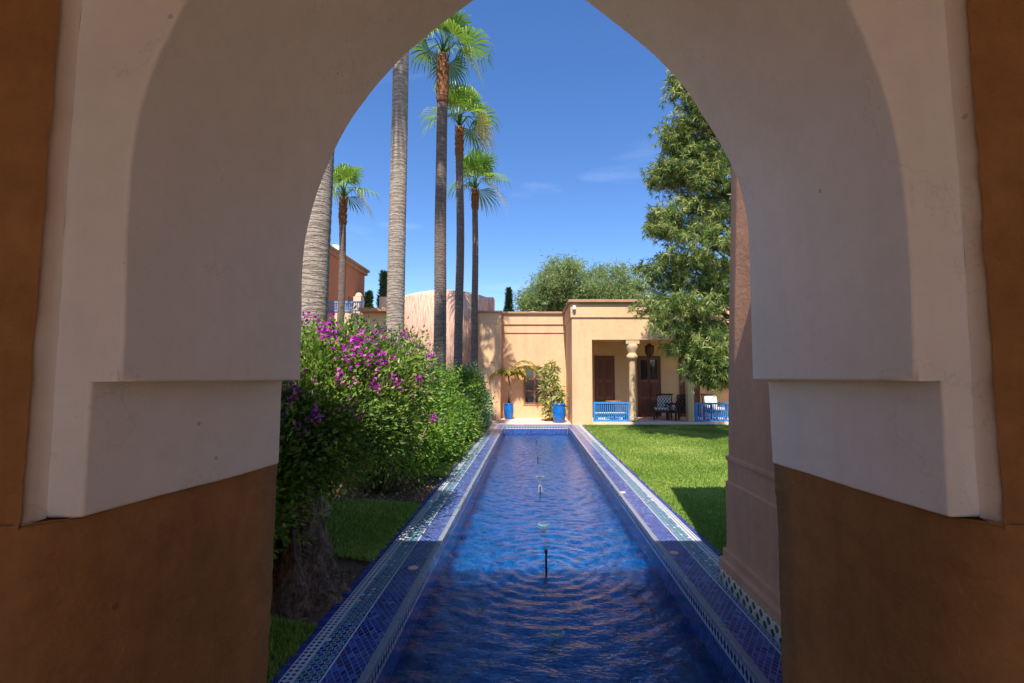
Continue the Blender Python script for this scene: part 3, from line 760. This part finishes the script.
# pots + plants
def pot(x, y, r, h, label):
    t = empty('flower_pot', (x, y, 0)); tag(t, label, 'flower pot', 'blue glazed pots at the pool end')
    MB().lathe([(r * .72, 0), (r * .78, h * .05), (r * .95, h * .3), (r, h * .55), (r * .93, h * .85), (r * .88, h * .92), (r * .98, h * .95), (r * .98, h), (r * .84, h), (r * .82, h * .9)], 28).build('body', MT['bluepot'], t)
    MB().lathe([(r * .83, h * .88), (.01, h * .9)], 20).build('potting_soil', MT['soil'], t)
pot(-.85, 18.5, .19, .60, 'slim cobalt blue pot at the left, beneath the arching palm'); pot(.99, 17.1, .24, .66, 'rounder cobalt blue pot at the right, in front of the bushy yellow plant')
def frond(pts, L, n, mat_list, w=.03, spread=1.):
    """pinnate frond along pts; appends leaf arrays"""
    P = []; D = []
    for i in range(n):
        t = .12 + .88 * i / n; k = t * (len(pts) - 1); a_ = int(min(k, len(pts) - 2)); p = pts[a_].lerp(pts[a_ + 1], k - a_); tg = (pts[a_ + 1] - pts[a_]).normalized()
        side = tg.cross(Vector((0, 0, 1))).normalized()
        for s in (-1, 1):
            d = side * s * spread + tg * .7 + Vector((0, 0, random.uniform(-.5, .1)))
            P.append(p); D.append(d)
    return P, D
t = empty('potted_palm', (-.85, 18.5, .55)); tag(t, 'arching yellowish palm growing in the left blue pot against the facade', 'potted palm')
st = MB(); st.tube([(0, 0, 0), (.03, 0, .6), (-.02, 0, 1.15)], [.05, .035, .03], 8); st.build('stem', MT['bark'], t)
PP = []; DD = []; LL = []; rach = MB()
for k in range(14):
    az = [0, 3.14, .5, 2.6, 5.6, 4.0, 1.2, 3.5, .2, 2.2, 5.9, 2.9, .9, 4.6][k]; L = random.uniform(1.5, 2.0) if k in (0, 1, 8, 4) else random.uniform(.8, 1.3); el = R(random.uniform(55, 80)); pts = []
    p = Vector((0, 0, 1.0)); 
    for q in range(9):
        pts.append(p.copy()); p = p + Vector((math.cos(az) * math.cos(el), math.sin(az) * math.cos(el) * .45, math.sin(el))) * L / 8; el -= R(17)
    rach.tube(pts, [.012 - .001 * q for q in range(9)], 5)
    a_, d_ = frond(pts, L, 42, None); PP += a_; DD += d_; LL += [.28 * (1 - .6 * abs(i / len(a_) - .4)) for i in range(len(a_))]
rach.build('rachis', MT['frame'], t)
leaves('fronds', np.array([tuple(p) for p in PP]), np.array([tuple(d) for d in DD]), np.array(LL), .03, MT['pottedpalm'], t, droop=.25)
t = empty('potted_yucca', (.90, 17.6, 0)); tag(t, 'bushy yellow green plant with trailing stems beside the right blue pot', 'potted plant')
st = MB(); PP = []; DD = []
for k in range(16):
    top = Vector((random.uniform(-.42, .30), random.uniform(-.25, .3), random.uniform(.75, 2.15))); b0 = Vector((random.uniform(-.45, .25), random.uniform(-.1, .25), 0))
    mid = (top + b0) / 2 + Vector((random.uniform(-.12, .12), 0, 0)); st.tube([b0, mid, top], [.03, .022, .015], 6)
    for q in range(5):
        hd = top - Vector((0, 0, q * .16)) if q else top
        for i in range(22):
            d = rng.normal(size=3); d[2] = d[2] * .6 + .3; PP.append(tuple(hd)); DD.append(d)
st.build('stem', MT['frame'], t); PP = np.array(PP)
leaves('foliage', PP, np.array(DD), rng.uniform(.16, .34, len(PP)), .045, MT['yucca'], t, droop=.3)

# ------------------------------------------------------------------ left buildings
dr = empty('round_tower', (-3.6, 20.5, 0)); tag(dr, 'low round pink tower with vertically streaked plaster behind the palm trunks', 'tower')
MB().lathe([(1.98, 0), (1.98, 4.82), (1.93, 4.90), (1.6, 5.02), (1.0, 5.18), (.3, 5.25), (.01, 5.26)], 56).build('wall', MT['drum'], dr)
for i, (x0, x1) in enumerate(((-2.02, -1.55),)):
    b = MB(); b.box(x0 + 3.6, x1 + 3.6, -.7, -.1, 4.2, 4.92); bev(b.build('parapet', MT['drum'], dr), .03)
wing = empty('terrace_wing', (-6, 19.5, 0)); tag(wing, 'flat roofed pink wing with a terrace on top, half hidden by the bougainvillea', 'building')
def wp(mb_, name, mat): o = mb_.build(name, mat, wing); o.location = (6, -19.5, 0); return o
b = MB(); b.box(-12, -5.45, 19.5, 24, 0, 4.22); wp(b, 'wall', MT['cream'])
b = MB(); b.box(-5.45, -3.9, 19.2, 22, 0, 4.22); wp(b, 'wall', MT['wingmat'])
b = MB(); b.box(-6.9, -5.2, 19.0, 19.8, 4.225, 4.36); bev(wp(b, 'coping', MT['cap']), .01)
b = MB(); b.box(-6.35, -5.3, 19.9, 20.6, 4.23, 4.95); bev(wp(b, 'parapet', MT['cream']), .02)
railing(-12, -6.95, 19.55, 4.28, 4.70, wing, (6, -19.5, 0), MT['paleblue'], 60)
b = MB(); b.box(-7.62, -7.30, 20.4, 20.8, 4.23, 5.05); b.lathe([(.16 * math.cos(t_), 5.05 + .2 * math.sin(t_)) for t_ in [k * math.pi / 2 / 6 for k in range(7)]], 16, (-7.46, 20.6)); wp(b, 'chimney', MT['cream'])
th = empty('terracotta_house', (-8.4, 20, 0)); tag(th, 'two storey terracotta house with brown eaves rising behind the terrace', 'house')
def tp(mb_, name, mat): o = mb_.build(name, mat, th); o.location = (8.4, -20, 0); return o
b = MB(); b.box(-15, -8.42, 17, 24.0, 0, 6.72); tp(b, 'wall', MT['terra'])
b = MB(); b.box(-15, -8.22, 16.8, 24.2, 6.90, 7.02); b.box(-15, -8.30, 16.88, 24.1, 6.72, 6.899); bev(tp(b, 'roof', MT['cap']), .02)
b = MB(); b.box(-8.42, -8.40, 21.9, 22.5, 4.3, 5.3); tp(b, 'door', MT['doorwood'])
t = empty('satellite_dish', (-8.75, 21.1, 7.02)); tag(t, 'white satellite dish on the terracotta house roof', 'satellite dish')
MB().tube([(0, 0, 0), (0, 0, .3)], [.03, .03], 8).build('pole', MT['metal'], t)
b = MB().lathe([(.02, 0), (.15, .02), (.28, .07), (.36, .13), (.355, .14), (.27, .085), (.01, .02)], 24).build('dish', MT['white'], t); b.location = (0, 0, .30); b.rotation_euler = (R(50), R(20), 0); b.scale = (.55, .55, .55)

# ------------------------------------------------------------------ palms
def palm(x, y, z_boot, z_crown, r0, r1, mat, label, seed, crown_r=.9, flare=1.5, lean=(0, 0), nf=14, base_z=0.):
    rnd = random.Random(seed); t = empty('palm_tree', (x, y, 0)); tag(t, label, 'palm tree', 'tall palms in a row left of the pool')
    pts = []; rad = []; nseg = int(z_boot / .055)
    for i in range(nseg + 1):
        z = z_boot * i / nseg; k = i / nseg
        r = r0 + (r1 - r0) * k; r *= 1 + (flare - 1) * math.exp(-z / .45); r *= 1 + (.022 if i % 2 else -.012) + .015 * noise.noise((z * 3, seed, 0))
        pts.append((lean[0] * z / z_boot + .05 * noise.noise((z * .25, seed, 1)), lean[1] * z / z_boot + .05 * noise.noise((z * .25, seed, 7)), z)); rad.append(r)
    MB().tube(pts, rad, 18).build('trunk', mat, t)
    if z_crown is None: return t
    tx, ty = pts[-1][0], pts[-1][1]
    # leaf-base zone
    b = MB(); hb = z_crown - z_boot; b.tube([(tx, ty, z_boot - .03), (tx, ty, z_boot + .1), (tx, ty, z_boot + hb * .7), (tx, ty, z_crown)], [r1 * 1.04, r1 * 1.12, r1 * 1.08, r1 * .7], 14)
    for i in range(70):
        a = i * 2.4; z = z_boot + hb * (i / 70) * .95; rr = r1 * 1.06
        p = Vector((tx + math.cos(a) * rr, ty + math.sin(a) * rr, z)); d = Vector((math.cos(a) * .35, math.sin(a) * .35, 1)).normalized(); L = .10 + .06 * rnd.random()
        s = Vector((-math.sin(a), math.cos(a), 0)) * .05
        b.add([p - s, p + s, p + s * .4 + d * L, p - s * .4 + d * L], [(0, 1, 2, 3)])
    b.build('leaf_bases', MT['boots'], t)
    # fan leaves
    V = []; F = []; rn = []; pet = MB(); C0 = Vector((tx, ty, z_crown))
    for i in range(nf):
        az = i * 2.39996 + rnd.uniform(-.3, .3); k = i / nf; el = R(88 - 42 * k + rnd.uniform(-7, 7)); Lp = crown_r * (.70 + .1 * k) * rnd.uniform(.85, 1.1)
        d = Vector((math.cos(az) * math.cos(el), math.sin(az) * math.cos(el), math.sin(el)))
        p1 = C0 + d * Lp * .55; ef = el - R(105) * k ** 1.1; d2 = Vector((math.cos(az) * math.cos(ef), math.sin(az) * math.cos(ef), math.sin(ef))); p2 = p1 + d2 * Lp * .45
        pet.tube([C0, p1, p2], [.022, .014, .01], 5)
        side = d2.cross(Vector((0, 0, 1))); side = side.normalized() if side.length > .1 else Vector((1, 0, 0)); up = side.cross(d2)
        tw = rnd.uniform(-.5, .5); side, up = side * math.cos(tw) + up * math.sin(tw), up * math.cos(tw) - side * math.sin(tw)
        Lf = crown_r * rnd.uniform(.75, 1.0); ns = 26; base_r = rnd.random() * .45 + (.45 if k > .88 else 0)
        for s_ in range(ns):
            a = R(-105 + 210 * s_ / (ns - 1)); dd = (d2 * math.cos(a) + side * math.sin(a) + up * (.28 * abs(math.sin(a)) + .06 * (s_ % 2))).normalized()
            L = Lf * (.72 + .28 * math.cos(a * .7)) * rnd.uniform(.9, 1.05); wv = dd.cross(up).normalized() * (L * .027)
            q0 = p2; q1 = q0 + dd * L * .5 - Vector((0, 0, .02 * L)); q2 = q0 + dd * L * .78 - Vector((0, 0, .13 * L)); dr_ = rnd.uniform(.25, .7)
            q3 = q0 + dd * L * .97 - Vector((0, 0, dr_ * L))
            bi = len(V); V += [q0, q1 - wv * 1.25, q1 + wv * 1.25, q2 - wv * .9, q2 + wv * .9, q3]
            F += [(bi, bi + 2, bi + 1), (bi + 1, bi + 2, bi + 4), (bi + 1, bi + 4, bi + 3), (bi + 3, bi + 4, bi + 5)]
            rr = base_r + rnd.random() * .25; rn += [rr, rr, rr, min(1, rr + .25)]
    pet.build('petioles', MT['palmleaf'], t)
    np_mesh('crown', np.array([tuple(v) for v in V]), np.array(F), np.array(rn), MT['palmleaf'], t)
    return t
palm(-2.54, 5.6, 12.6, 13.1, .165, .13, MT['palmpale'], 'thick pale palm trunk nearest the archway, at the left edge of the opening', 1, 1.0)
palm(-2.56, 9.0, 12.6, 13.1, .172, .135, MT['palmpale'], 'pale ringed palm trunk, second from the left, its crown out of sight', 2, 1.0)
palm(-2.46, 13.0, 9.3, 10.75, .175, .145, MT['palmdark'], 'tallest dark palm with rusty collar, in front of the streaked tower', 3, 1.05, lean=(-.05, 0))
palm(-2.32, 15.5, 8.9, 9.95, .145, .12, MT['palmdark'], 'middle dark slim palm between two others right of the tower', 4, 1.12, lean=(-.05, 0))
palm(-2.12, 18.0, 8.0, 8.8, .14, .11, MT['palmdark'], 'rightmost slim palm rising beside the facade corner', 5, 1.12, lean=(-.03, 0))
palm(-6.72, 17.0, 7.1, 8.1, .13, .115, MT['palmdark'], 'short dark palm in front of the terracotta house', 6, .98, lean=(-.1, 0))

# ------------------------------------------------------------------ shrubs
def clump(specs, n, L, W, mat, parent, name='foliage', up=.5, lobes=40, lr=.28, bias=0., seed=0, flat=1.):
    """leaves on lumpy twigs: lobe centres inside ellipsoids, leaves spread around lobes"""
    rs = np.random.default_rng(seed); Ps = []; Ds = []; Rn = []
    for (c_, r_) in specs:
        c_ = np.array(c_); r_ = np.array(r_)
        d = unit(rs.normal(size=(lobes, 3))); rad = rs.uniform(.45, 1.0, lobes)[:, None] ** .5
        lc = c_ + d * r_ * rad * .9
        k = rs.integers(0, lobes, n); off = rs.normal(size=(n, 3)) * lr * .5; off[:, 2] *= flat
        p = lc[k] + off; dirs = off / lr + unit(p - c_) * .6 + rs.normal(size=(n, 3)) * .5; dirs[:, 2] += up * .4
        Ps.append(p); Ds.append(dirs); Rn.append(np.clip(rs.random(n) * .6 + rs.random(lobes)[k] * .4 + bias, 0, 1))
    P = np.concatenate(Ps); k = P[:, 2] > .0; 
    return P[k], np.concatenate(Ds)[k], np.concatenate(Rn)[k]
def shoots(specs, n, length, rs, per=22):
    P = []; D = []
    for _ in range(n):
        c_, r_ = specs[rs.integers(0, len(specs))]; d = rs.normal(size=3); d[2] = abs(d[2]) * 1.1 + .15; d /= np.linalg.norm(d)
        p = np.array(c_) + d * np.array(r_) * .9; dirv = d + rs.normal(size=3) * .3; dirv /= np.linalg.norm(dirv)
        for q in range(per):
            s_ = length * q / per * rs.uniform(.8, 1.2); pp = p + dirv * s_; pp[2] -= s_ * s_ * .5; P.append(pp); D.append(rs.normal(size=3) + dirv * .5)
    return np.array(P), np.array(D)
def shrub(name, loc, label, specs, n, L, W, mat, flowers=0, fz=0., stems=(), group=None, seed=0, nsh=0, cat='shrub', lobes=45, lr=.26, flower_xy=None):
    t = empty(name, loc); tag(t, label, cat, group); loc = np.array(loc); rs = np.random.default_rng(seed + 100)
    P, D, r = clump(specs, n, L, W, mat, t, seed=seed, lobes=lobes, lr=lr)
    if nsh:
        p2, d2 = shoots(specs, nsh, .45, rs); P = np.concatenate([P, p2]); D = np.concatenate([D, d2]); r = np.concatenate([r, rs.random(len(p2)) * .5 + .4])
    P = P[:]; k = (P[:, 0] < CX - HW - .02 + .25) ; P, D, r = P[k], D[k], r[k]
    leaves('foliage', P - loc, D, L * rs.uniform(.6, 1.25, len(P)), W * rs.uniform(.7, 1.2, len(P)), mat, t, rnd=r)
    if flowers:
        FP = []; 
        for _ in range(flowers):
            c_, r_ = specs[rs.integers(0, len(specs))]; d = rs.normal(size=3); d[2] = abs(d[2]) * .9 + fz; d[1] -= .7; d[0] += .25; d /= np.linalg.norm(d)
            q = np.array(c_) + d * np.array(r_) * rs.uniform(.98, 1.12)
            if q[2] < 1.3 and rs.random() < .85 and fz > .15: continue
            m_ = int(4 + 34 * rs.random() ** 2.4); FP.append(q + rs.normal(size=(m_, 3)) * rs.uniform(.02, .06))
        FP = np.concatenate(FP); leaves('blossoms', FP - loc, rs.normal(size=(len(FP), 3)), rs.uniform(.03, .045, len(FP)), .034, MT['flower'], t, rnd=rs.random(len(FP)))
    if stems:
        b = MB()
        for pts, rd in stems: b.tube([Vector(p) - Vector(loc) for p in pts], rd, 9)
        b.build('stems', MT['bark'], t)
    return t
def rstems(x, y, n, spread, h, r, rs):
    out = []
    for k in range(n):
        a = rs.uniform(0, 6.28); x0 = x + math.cos(a) * spread * .3; y0 = y + math.sin(a) * spread * .3
        pts = [(x0, y0, -.03)]
        for q in range(1, 5): pts.append((x0 + math.cos(a) * spread * q / 4 + rs.uniform(-.06, .06), y0 + math.sin(a) * spread * q / 4 + rs.uniform(-.06, .06), h * q / 4))
        out.append((pts, [r, r * .8, r * .6, r * .45, r * .25]))
    return out
rs0 = random.Random(3)
# bougainvillea with a massive old trunk
bx, by = -1.79, 3.70
tr = []
main = [(bx, by, -.03), (bx - .02, by + .02, .12), (bx - .06, by + .05, .35), (bx - .12, by + .12, .6), (bx - .2, by + .25, .9), (bx - .28, by + .5, 1.3)]
A_specs = [((-2.05, 4.55, 1.36), (.78, .95, .74)), ((-2.0, 4.0, 1.20), (.52, .5, .34)), ((-2.02, 3.45, .80), (.16, .2, .38)), ((-1.8, 5.3, 1.38), (.6, .85, .62)), ((-2.6, 5.2, 1.2), (.9, .9, .85))]
t = shrub('bougainvillea', (bx, by, 0), 'big bougainvillea with magenta blossoms and a massive old trunk beside the archway', A_specs, 19000, .052, .031, MT['boug'], flowers=170, fz=.2, seed=1, nsh=45, lobes=60, cat='bougainvillea')
b = MB(); vs = []; fs = []; n_ = 64; prof = [(-.04, .36), (.02, .34), (.06, .32), (.1, .305), (.16, .285), (.22, .27), (.28, .255), (.34, .245), (.4, .235), (.47, .225), (.55, .215), (.62, .21), (.7, .20), (.9, .17), (1.15, .11)]
for i, (z, r) in enumerate(prof):
    cx_ = -.22 * max(0, z) ** 1.3; cy_ = .25 * max(0, z) ** 1.5
    for k in range(n_):
        a = 2 * math.pi * k / n_; rr = r * (1 + .24 * noise.noise((math.cos(a) * 2.2, math.sin(a) * 2.2, z * 1.2)) + .20 * noise.noise((math.cos(a) * 6, math.sin(a) * 6, z * 3)) + .12 * noise.noise((math.cos(a) * 14, math.sin(a) * 14, z * 9)))
        if z < .2: rr *= 1 + .25 * (max(0, math.cos(a * 2 + .6)) ** 2) * (1 - z / .2)
        vs.append((cx_ + rr * math.cos(a), cy_ + rr * math.sin(a), z))
for i in range(len(prof) - 1):
    for k in range(n_): fs.append((i * n_ + k, i * n_ + (k + 1) % n_, (i + 1) * n_ + (k + 1) % n_, (i + 1) * n_ + k))
b.add(vs, fs, True)
for k in range(9):
    a = rs0.uniform(0, 6.28); b.tube([(-.15, .12, .6), (-.25 + .2 * math.cos(a), .3 + .25 * math.sin(a), 1.0), (-.35 + .5 * math.cos(a), .6 + .5 * math.sin(a), 1.5)], [.07, .045, .015], 8)
b.build('trunk', MT['bark'], t)
shrub('bougainvillea', (-2.3, 7.3, 0), 'second bougainvillea, bright green with fewer blossoms, behind the patch of shaded lawn', [((-2.35, 7.4, 1.35), (.85, 1.3, .95)), ((-2.0, 7.3, .65), (.65, .9, .5)), ((-3.6, 7.6, 1.4), (.9, 1.2, .9))], 13000, .065, .036, MT['shrub'], flowers=150, fz=.3, seed=2, nsh=40, stems=rstems(-2.15, 7.0, 12, .55, .9, .05, rs0), cat='bougainvillea')
shrub('shrub', (-2.2, 10.2, 0), 'rounded green shrub in the middle of the border between two palm trunks', [((-2.15, 10.3, 1.0), (.72, 1.7, .85)), ((-1.9, 9.3, .5), (.5, .8, .42)), ((-3.4, 10.6, 1.1), (.8, 1.3, .85))], 11000, .075, .042, MT['shrub'], flowers=16, fz=.1, seed=3, nsh=25, stems=rstems(-2.1, 10.0, 10, .5, .8, .04, rs0), group='border shrubs left of the pool')
shrub('shrub', (-2.1, 13.6, 0), 'darker shrub with a few pink blossoms near the end of the border', [((-2.05, 13.8, .95), (.62, 1.4, .8)), ((-1.85, 12.4, .5), (.42, 1.0, .42)), ((-3.4, 13.5, 1.0), (.8, 1.2, .8))], 9000, .085, .05, MT['boug'], flowers=10, fz=.1, seed=4, nsh=12, stems=rstems(-2.0, 13.5, 8, .4, .7, .035, rs0), group='border shrubs left of the pool')
shrub('shrub', (-2.05, 16.3, 0), 'pale grey green shrub last in the border, by the facade corner', [((-2.0, 16.3, 1.2), (.42, .7, .65)), ((-1.75, 15.4, .55), (.35, .7, .45)), ((-3.3, 16.5, .9), (.8, .9, .8))], 5000, .12, .06, MT['greyshrub'], seed=5, nsh=12, stems=rstems(-2.0, 16.2, 6, .3, .9, .03, rs0), group='border shrubs left of the pool', lobes=30)

# ------------------------------------------------------------------ trees
def branches_tree(name, loc, label, cat, trunk_h, r0, blobs, n, L, W, mat, seed, droop=.4, lr=.35, lobes=70, group=None, spray=0, flat=.8, barkmat='bark', nl=26):
    t = empty(name, loc); tag(t, label, cat, group); rs = np.random.default_rng(seed)
    tr = MB(); top = Vector((0, 0, trunk_h)); tr.tube([(0, 0, -.05), (.02, .02, .4), (0, .03, trunk_h * .4), (.04, 0, trunk_h * .75), (0, 0, trunk_h)], [r0 * 1.4, r0, r0 * .75, r0 * .4, r0 * .08], 12)
    for k in range(nl):
        c_, r_ = blobs[k % len(blobs)]; d = unit(rs.normal(size=(1, 3)))[0]; e = np.array(c_) + d * np.array(r_) * .8
        z0 = max(trunk_h * .12, min(trunk_h * .92, e[2] - rs.uniform(.2, .9))); s_ = Vector((0, 0, z0)); e = Vector(e); md = s_.lerp(e, .5) + Vector((0, 0, .12 * (e - s_).length))
        tr.tube([s_, md, e], [r0 * .32 * (1 - z0 / trunk_h * .6), r0 * .18, r0 * .05], 6)
    tr.build('trunk', MT[barkmat], t)
    Ps = []; Ds = []; Rn = []
    for c_, r_ in blobs:
        c_ = np.array(c_); r_ = np.array(r_); d = unit(rs.normal(size=(lobes, 3))); lc = c_ + d * r_ * rs.uniform(.35, 1.05, (lobes, 1)) ** .6
        if spray:   # drooping sprays: leaves radiate from twig tips
            k = np.repeat(np.arange(lobes), spray)
            tw = rs.normal(size=(lobes * spray, 3)) * lr * np.array([1, 1, .7]); bp = lc[k] + tw
            m_ = n; bp = np.repeat(bp, m_, 0); out = unit(bp - c_) * .5
            dd = rs.normal(size=bp.shape) * .75 + out; dd[:, 2] -= droop
            Ps.append(bp); Ds.append(dd); Rn.append(np.clip(np.repeat(rs.random(lobes * spray), m_) * .65 + rs.random(len(bp)) * .35, 0, 1))
        else:
            k = rs.integers(0, lobes, n); off = rs.normal(size=(n, 3)) * lr; off[:, 2] *= flat
            dd = rs.normal(size=(n, 3)); dd[:, 2] -= droop
            Ps.append(lc[k] + off); Ds.append(dd); Rn.append(np.clip(rs.random(n) * .6 + rs.random(lobes)[k] * .4, 0, 1))
    P = np.concatenate(Ps); D = np.concatenate(Ds); r = np.concatenate(Rn)
    leaves('crown', P, D, L * rs.uniform(.6, 1.2, len(P)), W, mat, t, rnd=r, droop=.15)
    return t
# big silky tree on the right lawn (trunk behind the pier): stacked, slightly drooping tiers
blobs = []; rs = np.random.default_rng(5)
for k in range(20):
    z = 1.9 + 8.3 * k / 19; rad = 1.5 * (1 - .45 * k / 19) * (1.0 if k > 2 else .5); a = k * 2.4
    blobs.append(((-.72 + (.7 if z < 2.9 else 0) + math.cos(a) * rad * .48, math.sin(a) * rad * .45, z), (rad * .72, rad * .72, .48)))
for x_, y_, z_, rr in ((-1.15, -.3, 1.75, .42), (-1.45, 0, 2.5, .5), (-1.0, -.5, 2.3, .6), (-1.25, -.2, 3.3, .6), (-1.3, 0, 4.4, .55), (-1.25, -.1, 5.6, .5), (-1.1, .1, 7.0, .45), (-.9, 0, 8.0, .4), (-.7, 0, 1.9, .55)):
    blobs.append(((x_ - (.68 if z_ > 3 else -.18), y_, z_), (rr * 1.1, rr * 1.1, rr * .9)))
branches_tree('silky_oak_tree', (5.45, 12.4, 0), 'tall dense feathery leaved tree standing on the right lawn before the loggia', 'tree', 10.4, .17, blobs, 12, .17, .021, MT['oak'], 11, .30, .15, lobes=26, spray=11, nl=70)
branches_tree('feathery_tree', (2.0, 30, 0), 'left hazy green feathery tree behind the house roof', 'tree', 8, .25, [((0, 0, 7.6), (1.9, 1.8, 1.5)), ((1.2, 0, 6.5), (2.2, 1.6, 1.5)), ((-1.3, 0, 6.2), (1.3, 1.3, 1.3))], 9000, .28, .05, MT['feather'], 21, .1, .32, 60, 'trees behind the house')
branches_tree('feathery_tree', (5.3, 31, 0), 'right hazy green feathery tree behind the house roof, next to the tall lawn tree', 'tree', 8, .25, [((-.3, 0, 7.4), (2.0, 1.8, 1.4)), ((1.0, 0, 6.2), (2.6, 1.6, 1.4))], 9000, .28, .05, MT['feather'], 22, .1, .32, 60, 'trees behind the house')
def cypress(x, y, h, r, label, seed):
    t = empty('cypress_tree', (x, y, 0)); tag(t, label, 'cypress', 'cypresses behind the buildings'); rs = np.random.default_rng(seed); n = 2600
    z = h * (.12 + .88 * rs.random(n)); rr = r * np.minimum(1, (1.02 - z / h) * 2.2) * rs.random(n) ** .4 * (1 + .25 * np.sin(z * 5)); a = rs.uniform(0, 6.28, n)
    P = np.stack([rr * np.cos(a), rr * np.sin(a), z], 1); D = np.stack([np.cos(a) * .6, np.sin(a) * .6, np.full(n, .8)], 1) + rs.normal(size=(n, 3)) * .3
    leaves('crown', P, D, .28, .07, MT['cypress'], t, rnd=rs.random(n)); MB().tube([(0, 0, 0), (0, 0, h * .9)], [.12, .03], 8).build('trunk', MT['bark'], t)
cypress(-1.35, 29, 6.9, .42, 'small dark cypress left of the hazy trees, above the house parapet', 31)
cypress(-7.3, 23.5, 6.7, .30, 'slim dark cypress beside the second palm trunk, behind the terrace', 32)
cypress(-7.85, 23.0, 5.6, .28, 'lower dark cypress at the end of the terrace railing', 33)
